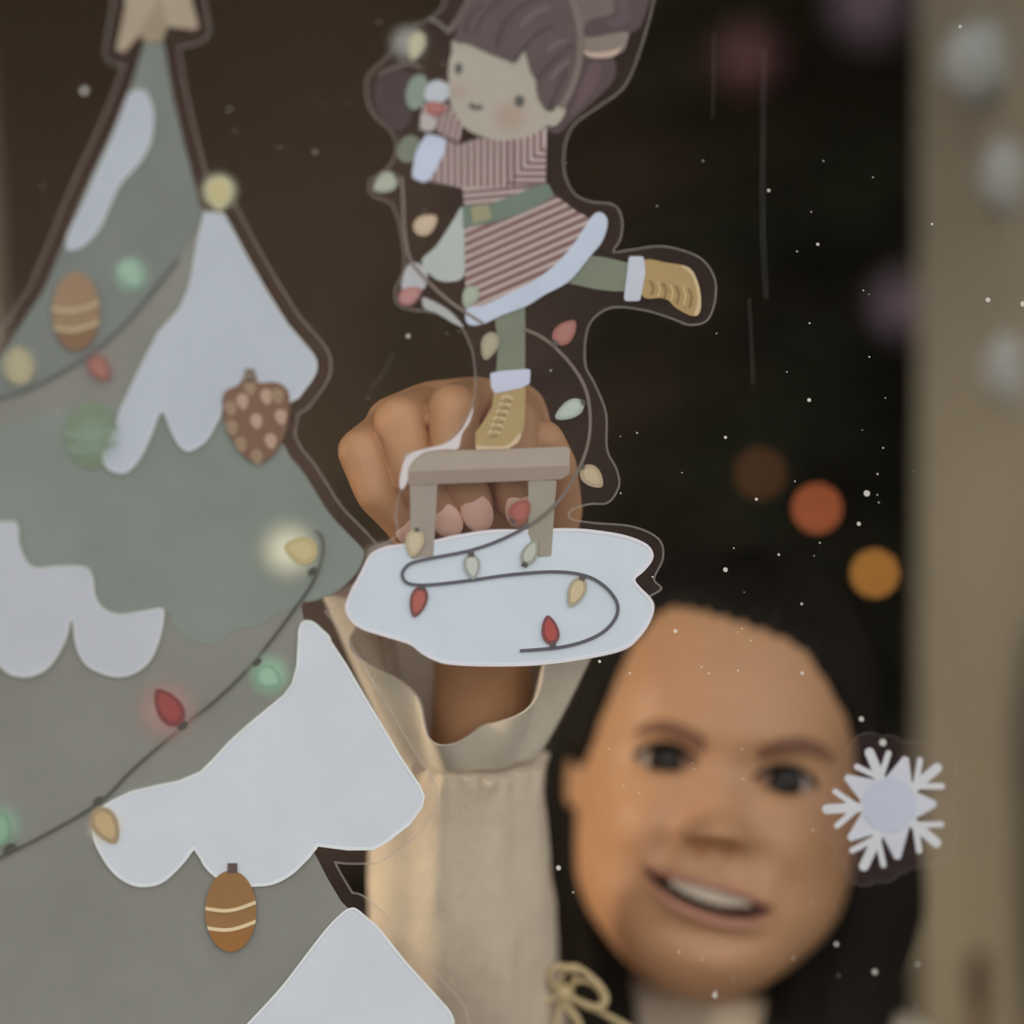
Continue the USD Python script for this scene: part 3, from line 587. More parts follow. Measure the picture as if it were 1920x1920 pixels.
def close_grid(pts, top, bot):
    R, C = pts.shape[:2]
    v = np.vstack([pts.reshape(-1, 3), top, bot]); i, j = np.meshgrid(np.arange(R - 1), np.arange(C), indexing='ij'); j2 = (j + 1) % C
    a, b, c, d = i * C + j, i * C + j2, (i + 1) * C + j2, (i + 1) * C + j
    f = np.vstack([np.stack([a, c, b], -1).reshape(-1, 3), np.stack([a, d, c], -1).reshape(-1, 3)])
    J = np.arange(C); J2 = (J + 1) % C
    f = np.vstack([f, np.c_[np.full(C, R * C), J, J2], np.c_[np.full(C, R * C + 1), (R - 1) * C + J2, (R - 1) * C + J]])
    t = trimesh.Trimesh(v, f, process=False)
    if t.volume < 0: f = f[:, ::-1]
    return v, f
pts, top, bot = head_grid()
hv, hf = close_grid(pts, top, bot)
head = as_man(HL(hv), hf)
# ears
def ear_man(s):
    out = []
    a = np.linspace(-0.6, 3.9, 12)
    pth = [(s * (61 + 3.5 * math.sin(max(q, 0) * .8)), 2 + 15 * math.cos(q - 0.4) - 8, -6 - 9 * math.sin(q - 0.4) * 1.0) for q in a]
    out.append(chain(HL(np.array(pth)), [0.0032] * 12, 12))
    out.append(chain(HL(np.array([(s * 57, 4, -4), (s * 61, -6, -8), (s * 59, -18, -3)])), [0.007, 0.006, 0.0055], 16))
    return union(out)
ears = [smooth_man(ear_man(s), 0.003, 6) for s in (-1, 1)]
# skeleton
UPW = np.array([0, 0, 1.0])
neckT, neckB = HL(np.array([0, -60, -22.0])), HL(np.array([2, -126, -42.0]))
shR, shL = HL(np.array([-86, -134, -24.0])), HL(np.array([86, -134, -24.0]))
mid_sh = (shR + shL) / 2
pelvis = np.array([mid_sh[0] + 0.01, mid_sh[1] + 0.03, 0.55])
chest = mid_sh * 0.62 + pelvis * 0.38 + np.array([0, 0.0, 0]); waist = mid_sh * 0.25 + pelvis * 0.75
GI = 0.006                                            # inner face of the glass
wr = onY(905, 1190, GI + 0.043); wr2 = onY(905, 1260, GI + 0.048)
elbow = onY(890, 2080, GI + 0.085)
fing = dict(
    pinky=[(742, 800, 40), (676, 846, 15), (706, 925, 10), (758, 985, 12)],
    ring=[(812, 772, 42), (748, 790, 14), (772, 890, 10), (826, 962, 11)],
    middle=[(888, 764, 44), (850, 768, 13), (850, 868, 10), (884, 946, 11)],
    index=[(968, 775, 42), (962, 792, 15), (966, 880, 11), (968, 938, 12)])
rads = dict(pinky=(.0095, .0082, .0075, .0066), ring=(.0105, .0092, .0085, .0076), middle=(.0108, .0096, .0088, .0080), index=(.0108, .0094, .0086, .0078))
hand_parts = []; tips = {}
for k, js in fing.items():
    pts3 = [onY(a, b, GI + d / 1000 + 0.0005) for a, b, d in js]
    pts3 = [np.array([p[0], max(p[1], GI + r + 0.0006), p[2]]) for p, r in zip(pts3, rads[k])]
    tips[k] = (pts3[2], pts3[3], rads[k][3]); hand_parts.append(chain(pts3, rads[k], 20))
mcp = [onY(a[0][0], a[0][1], GI + a[0][2] / 1000) for a in fing.values()]
palm = m3.Manifold.batch_hull([ball(p, 0.0115) for p in mcp] + [ball(onY(850, 1110, GI + .046), .013), ball(onY(965, 1110, GI + .044), .013), ball(onY(775, 960, GI + .046), .012), ball(onY(1010, 930, GI + .042), .012)])
hand_parts += [palm, chain([onY(850, 1105, GI + .046), wr], [.0135, .018]), chain([onY(960, 1105, GI + .044), wr], [.0135, .018])]
thumb = [onY(980, 1060, GI + .040), onY(1036, 960, GI + .032), onY(1034, 878, GI + .022), onY(1018, 828, GI + .017)]
hand_parts.append(chain(thumb, [.014, .0112, .0095, .008], 20))
hand_parts.append(chain([wr, wr2, elbow], [.0185, .0185, .026]))
hand = smooth_man(union(hand_parts), 0.0026, 7)
# the other hand, hanging relaxed at the side
elL = shL + np.array([0.035, 0.02, -0.17]); wrL = elL + np.array([0.01, -0.03, -0.145])
hp = [chain([wrL, wrL + np.array([0, -.008, -.05])], [.017, .014])]
hp.append(m3.Manifold.batch_hull([ball(wrL, .016), ball(wrL + np.array([.0, -.030, -.052]), .010), ball(wrL + np.array([0, .020, -.050]), .0095)]))
for i, L in enumerate((.042, .048, .045, .034)):
    b = wrL + np.array([0.0, -.026 + .015 * i, -.055])
    hp.append(chain([b, b + np.array([-.004, -.003, -L * .5]), b + np.array([-.014, -.006, -L * .85]), b + np.array([-.022, -.008, -L])], [.0082, .0075, .0068, .006], 16))
hp.append(chain([wrL + np.array([0, -.016, -.015]), wrL + np.array([-.012, -.040, -.035]), wrL + np.array([-.018, -.046, -.062])], [.011, .009, .007], 16))
handL = smooth_man(union(hp), 0.004, 6)
hipR, hipL = pelvis + np.array([-.055, 0, -.02]), pelvis + np.array([.055, 0, -.02])
trunk = [chain([neckT, neckB], [.028, .030]), m3.Manifold.batch_hull([ball(shR, .030), ball(shL, .030), ball(chest, .062)]), m3.Manifold.batch_hull([ball(chest + np.array([-.03, 0, 0]), .065), ball(chest + np.array([.03, 0, 0]), .060), ball(waist, .072)]),
         m3.Manifold.batch_hull([ball(waist, .075), ball(hipR, .06), ball(hipL, .06)]), chain([shR, elbow], [.030, .026]), chain([shL, elL, wrL], [.030, .024, .017])]
for s, hip in ((-1, hipR), (1, hipL)):
    kn = np.array([hip[0] + s * .004, hip[1] - .012, 0.29]); an = np.array([hip[0] + s * .008, hip[1] + .01, 0.06])
    trunk += [chain([hip, kn, an], [.06, .042, .028]), chain([an + np.array([0, 0.01, -.022]), an + np.array([0, -.10, -.038])], [.026, .018])]
trunkM = smooth_man(union(trunk), 0.012, 6)
def tm(t): return as_man(t.vertices, t.faces)
bodyM = union([head, tm(ears[0]), tm(ears[1]), tm(hand), tm(handL), tm(trunkM)])
feet = np.array([pelvis[0], pelvis[1], 0.0])
CH = thing('person', 'smiling dark-haired child in a cream sweater behind the glass, one hand raised against it', 'person', feet)
bp = part(CH, 'body', bodyM, SKIN, 50)

def patch(poly, off, nx=1.0, thick=1.2, bulge=0.0):
    """A patch lying on the face: poly in mm of the head's frame, following the face's curve."""
    minx, miny, maxx, maxy = poly.bounds
    t = trimesh.creation.extrude_polygon(poly.segmentize(nx), 1.0, engine='earcut')
    tri = shapely.delaunay_triangles(shapely.MultiPoint([(x, y) for x in np.arange(minx, maxx, nx) for y in np.arange(miny, maxy, nx) if poly.contains(Point(x, y))] + list(poly.segmentize(nx).exterior.coords)))
    tris = [q for q in tri.geoms if poly.buffer(1e-6).contains(q.representative_point())]
    vs, fs, idx = [], [], {}
    for q in tris:
        c = list(q.exterior.coords)[:3]
        if not q.exterior.is_ccw: c = c[::-1]
        fs.append([idx.setdefault((round(a, 4), round(b, 4)), len(idx)) for a, b in c])
    vs = np.array(list(idx.keys())); fs = np.array(fs); n = len(vs)
    edge = np.array([poly.exterior.distance(Point(*p)) for p in vs])
    z = face_z(vs[:, 0], vs[:, 1])
    zt = z + off + bulge * np.sqrt(np.clip(edge / (edge.max() + 1e-6), 0, 1)); zb = z + off - thick
    ft = fs; fb = fs[:, ::-1] + n
    from collections import Counter
    ec = Counter(); 
    for a, b, c in fs.tolist():
        for e in ((a, b), (b, c), (c, a)): ec[e] += 1
    sides = []
    for (a, b) in ec:
        if (b, a) not in ec: sides += [[a, a + n, b + n], [a, b + n, b]]
    V = np.vstack([np.c_[vs, zt], np.c_[vs, zb]])
    return HL(V), np.vstack([ft, fb, np.array(sides)])
xs = np.linspace(-28.5, 26.5, 28)
lipw = sstep((28.6 - np.abs(xs + 1)) / 14)
part(CH, 'upper_lip', patch(Polygon(np.r_[np.c_[xs, yu(xs) + 0.1], np.c_[xs, yu(xs) + 0.5 + 3.0 * lipw - 0.8 * np.exp(-(xs - 0.8) ** 2 / 12)][::-1]]).buffer(0), 0.35, 1.0, 1.0, 0.7), LIP, 60, 'pink lip')
part(CH, 'lower_lip', patch(Polygon(np.r_[np.c_[xs, yl(xs) - 0.5 - 3.6 * lipw], np.c_[xs, yl(xs) - 0.1][::-1]]).buffer(0), 0.35, 1.0, 1.0, 1.0), LIP, 60, 'pink lip')
part(CH, 'mouth', patch(Polygon(np.r_[np.c_[xs, yl(xs) - 0.4], np.c_[xs, yu(xs) + 0.4][::-1]]).buffer(0), -6.0, 1.0, 1.0), MOUTH, 60)
tx = np.linspace(-16, 17, 8)
for a, b in zip(tx[:-1], tx[1:]):
    q = np.linspace(a + .15, b - .15, 6); hgt = 0.56 - 0.26 * ((a + b) / 34) ** 2
    part(CH, 'tooth', patch(Polygon(np.r_[np.c_[q, yu(q) + (yl(q) - yu(q)) * hgt], np.c_[q, yu(q) + 0.6][::-1]]).buffer(-.1).buffer(.1), -1.9, 0.9, 2.0, 0.5), TOOTH, 50)
for (e, bp_) in zip(EYES, ([(-37, 12.0), (-31, 14.6), (-24, 15.0), (-15, 12.4), (-8.5, 9.2)], [(13.5, 9.0), (21, 12.6), (29, 14.8), (37, 14.2), (45, 10.2)])):
    ex, ey = e; zs = float(face_z(np.array(ex), np.array(ey)))
    c = np.array([ex, ey, zs - 11.9])
    ev = trimesh.creation.uv_sphere(11.5, [32, 32]); ep = part(CH, 'eye', (HL(np.array(ev.vertices) + c), np.array(ev.faces)), EYEW, True)
    look = np.array([-0.02, -0.03, 1.0]); look /= np.linalg.norm(look)
    for nm, rr, r0, mt in (('iris', 7.2, 11.7, IRIS), ('pupil', 3.6, 11.85, PUPIL)):
        rows = np.linspace(0, math.asin(rr / r0), 7); vv = [(0, 0, r0)]; ff = []
        for i, ra in enumerate(rows[1:]):
            for j in range(28):
                aa = j / 28 * 2 * np.pi; vv.append((r0 * math.sin(ra) * math.cos(aa), r0 * math.sin(ra) * math.sin(aa), r0 * math.cos(ra)))
        for j in range(28): ff.append([0, 1 + j, 1 + (j + 1) % 28])
        for i in range(5):
            for j in range(28):
                a, b, cc, d = 1 + i * 28 + j, 1 + i * 28 + (j + 1) % 28, 1 + (i + 1) * 28 + (j + 1) % 28, 1 + (i + 1) * 28 + j
                ff += [[a, cc, b], [a, d, cc]]
        part(ep, nm, (HL(np.array(vv) + c + look * 0), np.array(ff)), mt, True)
    xx = np.linspace(-13.2, 13.2, 21)
    lid = 5.6 * np.clip(1 - np.abs(xx / 13.0) ** 2.1, 0, 1) ** 0.8
    part(CH, 'eyelash', patch(Polygon(np.r_[np.c_[ex + xx, ey + lid - 0.5], np.c_[ex + xx, ey + lid + 2.1 - 0.5 * np.abs(xx / 12)][::-1]]).buffer(0.15), 0.5, 0.8, 0.8, 0.2), HAIRM, 50)
    bpts = cr(bp_, 6); wd = np.interp(np.linspace(0, 1, len(bpts)), [0, .25, .5, .8, 1], [1.0, 3.0, 3.9, 4.2, 3.2] if ex < 0 else [3.2, 4.2, 3.9, 3.0, 0.9])
    part(CH, 'eyebrow', patch(Polygon(np.r_[bpts - np.c_[0 * wd, wd], (bpts + np.c_[0 * wd, wd * .8])[::-1]]).buffer(0), 0.7, 1.0, 1.0, 0.5), BROW, 50)
# hair: a cap over the skull and long locks behind the ears
gp, gt, gb = head_grid(150, 240)
nX, nY, nZ = gp[..., 0], gp[..., 1], gp[..., 2]
hl = PchipInterpolator([-70, -58, -52, -42, -28, 0, 24, 38, 51, 58, 70], [-16, -6, 15, 46, 62, 58, 52, 38, 18, -5, -14])
d = np.where(nZ > -12, nY - hl(np.clip(nX, -70, 70)), np.where(np.abs(nX) > 45, nY + 14 + 0 * nX, nY + 62))
d = np.where((nZ > -30) & (nZ <= -12), np.maximum(nY - 6, d * 0 - 3 + (nY - 4)), d)
lift = 11.5 * sstep((d + 5) / 14) - 7.0
ctr = np.array([0, 5, -4.0]); dirn = gp - ctr; dirn /= np.linalg.norm(dirn, axis=-1, keepdims=True)
ph = np.arctan2(nX, nZ)
ridge = 1.6 * np.sin(ph * 46 + 5 * meshkit.noise(gp / 22)) + 2.5 * (meshkit.noise(gp / 14, 3) - 0.5)
cap = gp + dirn * (lift + ridge * sstep((d + 2) / 10))[..., None]
cv, cf = close_grid(cap, gt + np.array([0, 5.5, 0]), gb + np.array([0, 7, -6]))
hairp = part(CH, 'hair', (HL(cv), cf), HAIRM, 60)
def lock(path, rad, seed, flat=0.6):
    path = cr(path, 8); n, k = len(path), 40; r_ = np.interp(np.linspace(0, 1, n), np.linspace(0, 1, len(rad)), rad)
    a = np.arange(k) / k * 2 * np.pi; v = []
    for i in range(n):
        m_ = 1 + 0.10 * np.sin(9 * a + seed + i * .12) + 0.06 * np.sin(17 * a + i * .2)
        v.append(np.c_[path[i, 0] + r_[i] * m_ * np.cos(a), np.full(k, path[i, 1]), path[i, 2] + r_[i] * flat * m_ * np.sin(a)])
    v = np.vstack(v + [path[:1], path[-1:]]); f = []
    for i in range(n - 1):
        for j in range(k):
            j2 = (j + 1) % k; f += [[i * k + j, i * k + j2, (i + 1) * k + j2], [i * k + j, (i + 1) * k + j2, (i + 1) * k + j]]
    for j in range(k): f += [[n * k, (j + 1) % k, j], [n * k + 1, (n - 1) * k + j, (n - 1) * k + (j + 1) % k]]
    t = trimesh.Trimesh(v, f, process=False)
    if t.volume < 0: t.invert()
    return HL(np.array(t.vertices)), np.array(t.faces)
part(hairp, 'hair_lock', lock([(-58, 30, -22), (-66, -10, -32), (-65, -50, -22), (-54, -85, 2), (-45, -118, 22), (-44, -165, 30)], [10, 19, 22, 22, 21, 8], 1), HAIRM, 60)
part(hairp, 'hair_lock', lock([(58, 30, -22), (68, -10, -30), (69, -50, -22), (60, -85, 0), (52, -118, 20), (50, -165, 28)], [10, 19, 24, 25, 23, 8], 2), HAIRM, 60)
part(hairp, 'hair_lock', lock([(0, 20, -60), (0, -40, -66), (0, -90, -62), (0, -150, -66), (0, -195, -66)], [50, 58, 56, 50, 20], 3, 0.4), HAIRM, 60)

# ---- clothes
swT = [m3.Manifold.batch_hull([ball(shR, .040), ball(shL, .040), ball(chest + np.array([-.03, 0, 0]), .074), ball(chest + np.array([.03, 0, 0]), .074), ball(waist + np.array([-.02, 0, 0]), .084), ball(waist + np.array([.02, 0, 0]), .084)]),
       m3.Manifold.batch_hull([ball(waist + np.array([-.02, 0, 0]), .084), ball(waist + np.array([.02, 0, 0]), .084), ball(pelvis + np.array([-.045, 0, -.01]), .078), ball(pelvis + np.array([.045, 0, -.01]), .078)]), chain([shL, elL, wrL + (elL - wrL) * .12], [.040, .038, .031])]
def sleeve_tube():
    """The raised bell sleeve, from shoulder to the gathered seam under its frill, with folds along it."""
    px = [(880, 1405, .052, .0275), (872, 1480, .054, .0305), (866, 1600, .058, .0345), (866, 1720, .063, .0365), (874, 1850, .070, .0370), (890, 1980, .078, .039), (915, 2085, .086, .042)]
    c = [onY(a, b, GI + d) for a, b, d, r in px]; r = [q[3] for q in px]
    c += [elbow * .55 + shR * .45 + np.array([-.004, .01, -.018]), shR]; r += [.043, .041]
    c = cr(c, 9); r = np.interp(np.linspace(0, 1, len(c)), np.linspace(0, 1, len(r)), r)
    n, k = len(c), 96
    T = np.gradient(c, axis=0); T /= np.linalg.norm(T, axis=1, keepdims=True)
    u = np.array([1.0, 0, 0]); V = []
    for i in range(n):
        u = u - T[i] * (u @ T[i]); u /= np.linalg.norm(u); b = np.cross(T[i], u)
        a = np.arange(k) / k * 2 * np.pi; s = i / (n - 1)
        fold = 0.0016 * np.sin(9 * a + 1.2 + 2.5 * s) * (1 - s) ** 1.5 + 0.0030 * (meshkit.fbm(np.c_[np.cos(a) * 2.2, np.sin(a) * 2.2, np.full(k, s * 5)], 3, 4) - 0.5) * 1.6 + 0.0020 * np.exp(-(s / .06) ** 2) * np.sin(22 * a)
        V.append(c[i] + (r[i] + fold)[:, None] * (np.cos(a)[:, None] * u + np.sin(a)[:, None] * b))
    V = np.vstack(V + [c[:1], c[-1:]]); f = []
    for i in range(n - 1):
        for j in range(k):
            j2 = (j + 1) % k; f += [[i * k + j, i * k + j2, (i + 1) * k + j2], [i * k + j, (i + 1) * k + j2, (i + 1) * k + j]]
    for j in range(k): f += [[n * k, (j + 1) % k, j], [n * k + 1, (n - 1) * k + j, (n - 1) * k + (j + 1) % k]]
    t = trimesh.Trimesh(V, f, process=False)
    if t.volume < 0: t.invert()
    return t
torso = smooth_man(union(swT), 0.010, 8)
slv = sleeve_tube()
sw = part(CH, 'sweater', union([tm(torso), as_man(slv.vertices, slv.faces)]), KNIT, 45)
def frill():
    """The wide gathered frill at the wrist: a thin flared cloth, longer behind than in front, its hem waving."""
    k, n = 200, 26; base = onY(880, 1412, GI + .052); V = []
    for side in (0, 1):
        for i in range(n + 1):
            s = i / n
            for j in range(k):
                a = j / k * 2 * np.pi                  # 0 = image right, pi/2 = away from the glass, 3pi/2 = to the glass
                fr = max(0.0, -math.sin(a + 0.35)); ba = max(0.0, math.sin(a))
                h = 0.050 - 0.036 * fr ** 3.2 + 0.030 * ba ** 1.2 + 0.012 * max(0, -math.cos(a)) * (1 - ba) + 0.002 * max(0, math.cos(a))
                flare = 0.0265 + 0.0185 * s ** 0.8
                wv = (0.0012 + 0.0060 * s) * math.sin(9 * a + 0.8) + 0.0018 * s * math.sin(13 * a + 2)
                rx = (flare + wv) * (1.0 + 0.06 * s * max(0, -math.cos(a))) - side * 0.0014
                ry = (flare * 0.88 + wv * 0.8) - side * 0.0014
                q = base + np.array([rx * math.cos(a), ry * math.sin(a), 0]) + np.array([0.0, -0.003, 1.0]) * h * s + np.array([0.003 * s, 0, 0.0016 * s * math.sin(8 * a + 2.2)])
                q[1] = max(q[1], GI + 0.0015 + side * 0.0014)
                V.append(q)
    f = []; m = (n + 1) * k
    for i in range(n):
        for j in range(k):
            a, b, c, d = i * k + j, i * k + (j + 1) % k, (i + 1) * k + (j + 1) % k, (i + 1) * k + j
            f += [[a, b, c], [a, c, d], [m + a, m + c, m + b], [m + a, m + d, m + c]]
    for j in range(k):
        j2 = (j + 1) % k; a, b = n * k + j, n * k + j2
        f += [[a, b, m + b], [a, m + b, m + a], [j, m + j2, j2], [j, m + j, m + j2]]
    return np.array(V), np.array(f)
part(sw, 'cuff_frill', frill(), KNITL, 60)
# collar frill under the chin
V = []; k = 120
for side in (0, 1):
    for i in range(9):
        s = i / 8
        for j in range(k):
            a = j / k * 2 * np.pi; rr = 43 + 12 * s + (1 + 3.0 * s) * math.sin(15 * a) - side * 1.6
            V.append((3 + rr * 1.02 * math.cos(a), -124 + 15 * s - 3 * s * s + 1.2 * math.sin(15 * a + 1) * s, -10 + rr * 1.05 * math.sin(a) + 6))
f = []; m = 9 * k
for i in range(8):
    for j in range(k):
        a, b, c, d_ = i * k + j, i * k + (j + 1) % k, (i + 1) * k + (j + 1) % k, (i + 1) * k + j
        f += [[a, c, b], [a, d_, c], [m + a, m + b, m + c], [m + a, m + c, m + d_]]
for j in range(k):
    j2 = (j + 1) % k; a, b = 8 * k + j, 8 * k + j2
    f += [[a, m + b, b], [a, m + a, m + b], [j, j2, m + j2], [j, m + j2, m + j]]
part(sw, 'collar_frill', (HL(np.array(V)), np.array(f)), COLLAR, 60, 'white frilled collar')
# raffia bow on the shoulder seam
def bl(pts, dep, r): return tube(np.array([P(a, b, dep + c) for a, b, c in cr([(x, y, z) for x, y, z in pts], 10)]), r, 7)
bd = 0.995
bow = [bl([(1058, 1862, 0), (1035, 1846, -.004), (1030, 1826, -.006), (1050, 1812, -.006), (1078, 1822, -.004), (1074, 1846, 0), (1060, 1862, 0)], bd, .0013),
       bl([(1060, 1862, 0), (1052, 1834, -.003), (1075, 1812, -.005), (1115, 1838, -.006), (1136, 1868, -.006), (1128, 1888, -.005), (1096, 1882, -.003), (1062, 1864, 0)], bd, .0012),
       bl([(1060, 1862, 0), (1080, 1840, -.004), (1112, 1846, -.005), (1130, 1872, -.005), (1112, 1892, -.004), (1064, 1868, 0)], bd + .002, .0010),
       bl([(1056, 1864, 0), (1020, 1880, -.002), (980, 1900, -.001), (930, 1926, .0)], bd, .0012), bl([(1062, 1866, 0), (1100, 1884, 0), (1140, 1905, .002), (1185, 1930, .004)], bd, .0012),
       bl([(1058, 1866, 0), (1068, 1890, 0), (1082, 1912, 0), (1096, 1950, .001)], bd, .0016), bl([(1056, 1866, 0), (1050, 1892, 0), (1042, 1920, 0), (1030, 1960, .001)], bd, .0012)]
kn = trimesh.creation.icosphere(2, .0034); kn.apply_translation(P(1060, 1862, bd))
part(sw, 'raffia_bow', cat_(bow + [(np.array(kn.vertices), np.array(kn.faces))]), RAFFIA, 60, 'golden raffia bow')
for k_, (p2, p3, r) in tips.items():
    dv = (p3 - p2) / np.linalg.norm(p3 - p2); nv = trimesh.creation.icosphere(3, 1.0); v = np.array(nv.vertices)
    ax = np.cross(dv, [0, 1, 0]); ax /= np.linalg.norm(ax); nn = np.cross(ax, dv); nn = nn if nn[1] < 0 else -nn
    c = p3 + dv * r * .2 + nn * (r - 0.0016)
    part(CH, 'nail', (c + v[:, :1] * ax * r * .72 + v[:, 1:2] * dv * r * .95 + v[:, 2:] * nn * .0022, np.array(nv.faces)), NAIL, True)
tr = [m3.Manifold.batch_hull([ball(pelvis + np.array([-.045, 0, -.01]), .074), ball(pelvis + np.array([.045, 0, -.01]), .074), ball(pelvis + np.array([0, 0, .05]), .08)])]
for s, hip in ((-1, hipR), (1, hipL)):
    kn_ = np.array([hip[0] + s * .004, hip[1] - .012, 0.29]); an = np.array([hip[0] + s * .008, hip[1] + .01, 0.075])
    tr.append(chain([hip, kn_, an], [.068, .050, .040]))
part(CH, 'trousers', smooth_man(union(tr), 0.012, 6), TROUS, 50)
for s, hip in ((-1, hipR), (1, hipL)):
    an = np.array([hip[0] + s * .008, hip[1] + .01, 0.05])
    sh = m3.Manifold.batch_hull([ball(an + np.array([0, .018, .01]), .036), ball(an + np.array([0, -.08, -.02]), .030), ball(an + np.array([0, -.115, -.022]), .024), ball(an + np.array([0, .03, -.02]), .03)])
    sh = sh.trim_by_plane([0, 0, 1], 0.0)
    part(CH, 'shoe', sh, SHOE, 50)

# ================================================================ BEHIND: fir tree with lights, garland, curtain
FIR = mat('fir_needles', (0.040, 0.050, 0.024), 0.8, var=0.5, scale=20)
BARK = mat('fir_bark', (0.05, 0.032, 0.02), 0.9, var=0.4, scale=30)
tc = np.array([0.68, 1.28, 0.0])
FT = thing('fir_tree', 'dark indoor fir tree with a few warm lights, behind the child at the right', 'tree', tc)
part(FT, 'trunk', tube(np.array([tc + np.array([0, 0, z]) for z in np.linspace(0, 2.5, 8)]), np.linspace(.045, .01, 8), 12), BARK, 50)
bm, nm_ = [], []
r3 = np.random.default_rng(3); nv, nf = [], []
BR = []
for i in range(210):
    z = 0.18 + 2.25 * (i / 210) ** 0.95; L = 0.82 * (1 - z / 2.6) + 0.05; az = i * 2.39996
    d0 = np.array([math.cos(az), math.sin(az), 0]); pth = np.array([tc + np.array([0, 0, z]) + d0 * L * t + np.array([0, 0, 0.10 * L * math.sin(t * 2.2) - 0.28 * L * t * t]) for t in np.linspace(0, 1, 7)])
    bm.append(tube(pth, np.linspace(.008, .002, 7), 5)); BR.append(cr(pth, 8))
    tt = r3.uniform(0.08, 1, 90); c = np.array([np.interp(tt, np.linspace(0, 1, 7), pth[:, q]) for q in range(3)]).T
    sd = np.cross(d0, UPW); n0 = r3.normal(size=(90, 3)) * .5 + d0 * .6 + sd * r3.choice([-1, 1], 90)[:, None] * .8; n0 /= np.linalg.norm(n0, axis=1, keepdims=True)
    w_ = np.cross(n0, r3.normal(size=(90, 3))); w_ /= np.linalg.norm(w_, axis=1, keepdims=True); ln = (0.05 + 0.07 * (1 - tt))[:, None]
    b0 = sum(len(q) for q in nv); nv.append(np.stack([c - w_ * .004, c + w_ * .004, c + n0 * ln], 1).reshape(-1, 3)); nf.append(np.arange(270).reshape(-1, 3) + b0)
part(FT, 'branches', cat_(bm), BARK, False, kind='stuff')
part(FT, 'needles', (np.vstack(nv), np.vstack(nf)), FIR, False, kind='stuff')
def lamp_mat(nm, c, s): return usdkit.material(stage, '/World/Looks/' + nm, {'e': ('emission', {'color': c, 'strength': s})}, surface='e.emission')
ML = [lamp_mat('fairy_light_amber', (1.0, 0.42, 0.09), 4.2), lamp_mat('fairy_light_red', (1.0, 0.26, 0.10), 3.6), lamp_mat('fairy_light_dim', (1.0, 0.38, 0.14), 0.45)]
BRP = np.vstack([b[-6:] for b in BR])
def on_branch(px, py, lo, hi):                        # the branch nearest to that line of sight, and the point in front of it
    best = None
    for dp in np.linspace(lo, hi, 60):
        q = P(px, py, dp); d2 = ((BRP - q) ** 2).sum(1); k = d2.argmin()
        if best is None or d2[k] < best[0]: best = (d2[k], q, BRP[k])
    return best[1], best[2]
LS = thing('light_string', 'string of small warm orange fairy lights glowing on the dark fir tree', 'fairy lights', P(1640, 1075, 1.6))
knots = []
for (a, b, lo, hi, r, mi, lb) in ((1640, 1075, 1.42, 1.52, .0038, 0, 'amber bulb'), (1532, 953, 1.42, 1.55, .0040, 1, 'orange-red bulb'), (1425, 888, 1.45, 1.6, .0052, 2, 'dim bulb')):
    q, k = on_branch(a, b, lo, hi); knots += [k + np.array([0, 0, .004]), q + np.array([0, 0, r * 1.2])]
    s_ = trimesh.creation.icosphere(3, r); s_.apply_translation(q); part(LS, 'bulb', s_, ML[mi], True, lb)
part(LS, 'cord', tube(cr(knots, 8), .0009, 6), mat('green_cord', (.02, .03, .02), .7), 40)
PINK = mat('pink_bauble', (0.30, 0.13, 0.14), 0.4, spec=0.4); PURP = mat('mauve_bauble', (0.36, 0.26, 0.34), 0.4, spec=0.4)
for (a, b, dp, r, mt, lb) in ((1402, 112, 1.62, .022, PINK, 'blurred dark pink bauble hanging above the child, left of the mauve ones'), (1640, 8, 1.5, .030, PURP, 'blurred mauve bauble at the top edge beside the window reveal'), (1700, 572, 1.5, .022, PURP, 'blurred mauve bauble low beside the window reveal')):
    c, kb = on_branch(a, b, 1.45, 1.85); c = c - ray(a, b) * r * 2.6; t = thing('bauble', lb, 'bauble', c - np.array([0, 0, r]), group='baubles on the fir tree')
    s = trimesh.creation.icosphere(3, r); s.apply_translation(c); part(t, 'ball', s, mt, True)
    part(t, 'cap', tube(np.array([c + np.array([0, 0, r * .93]), c + np.array([0, 0, r * 1.12])]), r * .2, 12), mat('cap_metal', (.4, .35, .25), .4, metal=1), 40)
    part(t, 'hanger', tube(np.array([c + np.array([0, 0, r * 1.1]), c * .5 + kb * .5 + np.array([0, 0, r * .8]), kb]), .0006, 6), mat('thread', (.1, .09, .07), .8), 40)
POM = mat('white_pompom', (0.44, 0.45, 0.44), 0.95, var=.05, scale=200)
pos = [onY(1842, 118, 0.295), onY(1915, 330, 0.275), onY(1925, 690, 0.272)]
PG = thing('pompom_garland', 'string of white pompoms hanging down the beige window reveal', 'garland', pos[-1] + np.array([0, 0, -.03]))
cord = [pos[0] + np.array([-.004, 0, .5])] + pos + [pos[-1] - np.array([0, 0, .05])]
part(PG, 'cord', tube(cr(cord, 8), .0008, 6), mat('garland_thread', (.5, .45, .38), .8), 40)
for c, r in zip(pos, (.019, .019, .020)):
    s = trimesh.creation.icosphere(4, r); v = np.array(s.vertices); nn = v / r
    v = v + nn * ((meshkit.noise(nn * 9, 2) - .5) * r * .35)[:, None]
    part(PG, 'pompom', (v + c, np.array(s.faces)), POM, True)
STAKE = mat('dark_brown_wood', (0.10, 0.06, 0.038), 0.6, var=.3, scale=30, stretch=(1, 1, .1))
q = onY(1850, 1780, 0.30); prof_ = [(0.0, .016), (.02, .016), (.03, .010), (.5 * q[2], .0075), (q[2] - .035, .0075), (q[2] - .02, .0105), (q[2] - .004, .009), (q[2], .002)]
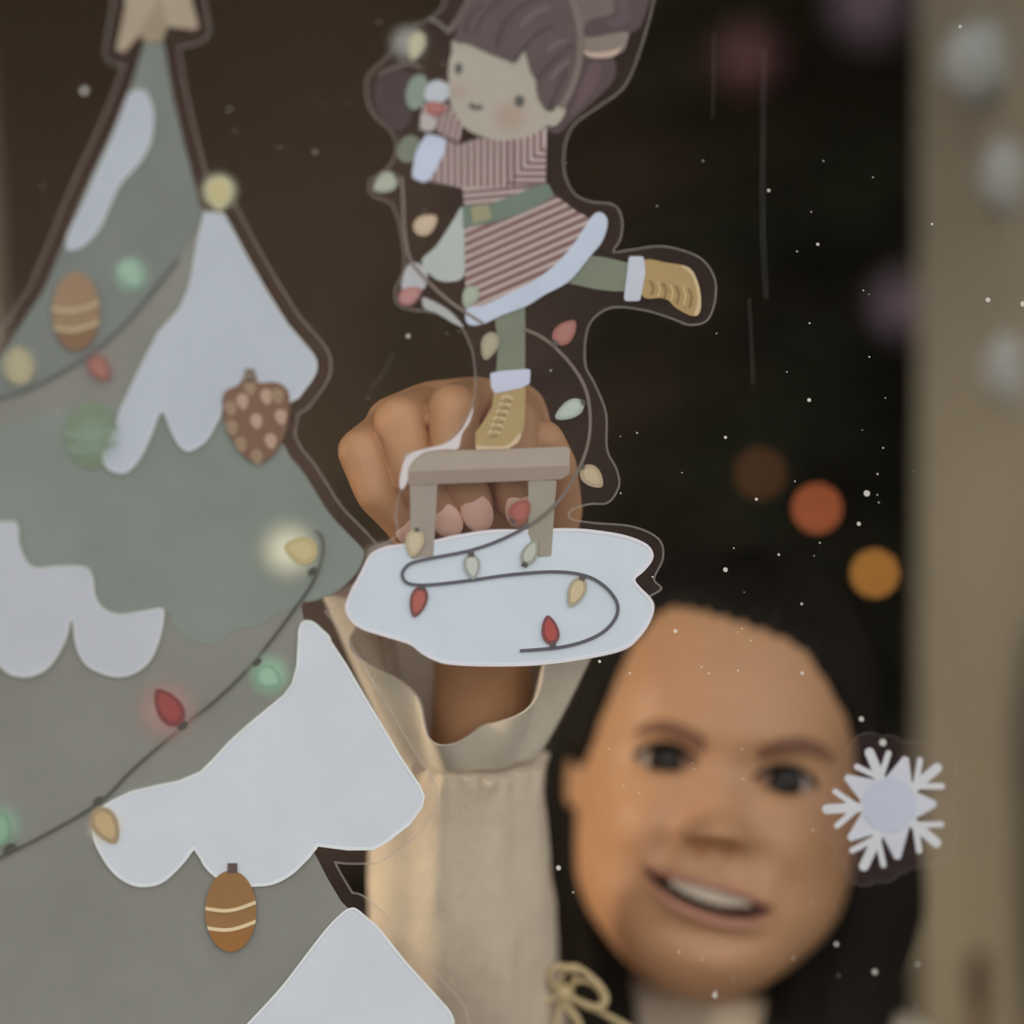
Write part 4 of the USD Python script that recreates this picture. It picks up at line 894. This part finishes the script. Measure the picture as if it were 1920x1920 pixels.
part(thing('wooden_post', 'thin dark brown turned wooden post standing against the beige window reveal', 'post', (q[0], q[1], 0)), 'shaft', trimesh.creation.revolve(np.array([(0, 0)] + [(r, z) for z, r in prof_] + [(0, q[2])]), sections=24, transform=trimesh.transformations.translation_matrix([q[0], q[1], 0])), STAKE, 40)
# curtain at the far left
cx0 = onY(6, 500, 0.45)[0]; V = []; n = 60
for s in (0, 1):
    for i in range(n):
        x = cx0 - 0.28 + 0.28 * i / (n - 1)
        for z in (0.02, 2.3): V.append((x, 0.47 + 0.016 * math.sin(i * .75) + s * .003, z))
f = []
for i in range(n - 1):
    a, b, c, d_ = 2 * i, 2 * i + 1, 2 * i + 3, 2 * i + 2; o = 2 * n
    f += [[a, d_, c], [a, c, b], [o + a, o + c, o + d_], [o + a, o + b, o + c]]
solo('curtain', (np.array(V), np.array(f)), mat('curtain_linen', (.50, .42, .33), .9, var=.08, scale=60), 'beige gathered curtain just showing at the left edge behind the tree sticker', 'curtain', smooth=60)

# pendant lamp inside the window, left of what the picture shows
lc = np.array([-0.60, 0.17, 1.27])
PL = thing('pendant_lamp', 'small warm pendant lamp with a linen shade hanging inside the window, left of the picture', 'lamp', lc)
part(PL, 'cord', tube(np.array([lc + np.array([0, 0, .07]), [lc[0], lc[1], 2.08]]), .003, 8), mat('lamp_cord', (.03, .03, .03), .6), 40)
part(PL, 'holder', trimesh.creation.cylinder(.018, .06, transform=trimesh.transformations.translation_matrix(lc + np.array([0, 0, .09]))), mat('brass', (.6, .45, .2), .35, metal=1), 40)
pr = np.array([(.05, .095), (.115, -.06), (.113, -.06), (.048, .095)])
sh_ = trimesh.creation.revolve(np.vstack([pr, pr[:1]]), sections=48); sh_.apply_translation(lc)
part(PL, 'shade', sh_, mat('lamp_shade', (.75, .68, .55), .9), 40)
gb_ = trimesh.creation.icosphere(3, .035); gb_.apply_translation(lc - np.array([0, 0, .035]))
part(PL, 'light_bulb', gb_, usdkit.material(stage, '/World/Looks/warm_bulb', {'e': ('emission', {'color': (1.0, 0.86, 0.68), 'strength': LAMP})}, surface='e.emission'), True)
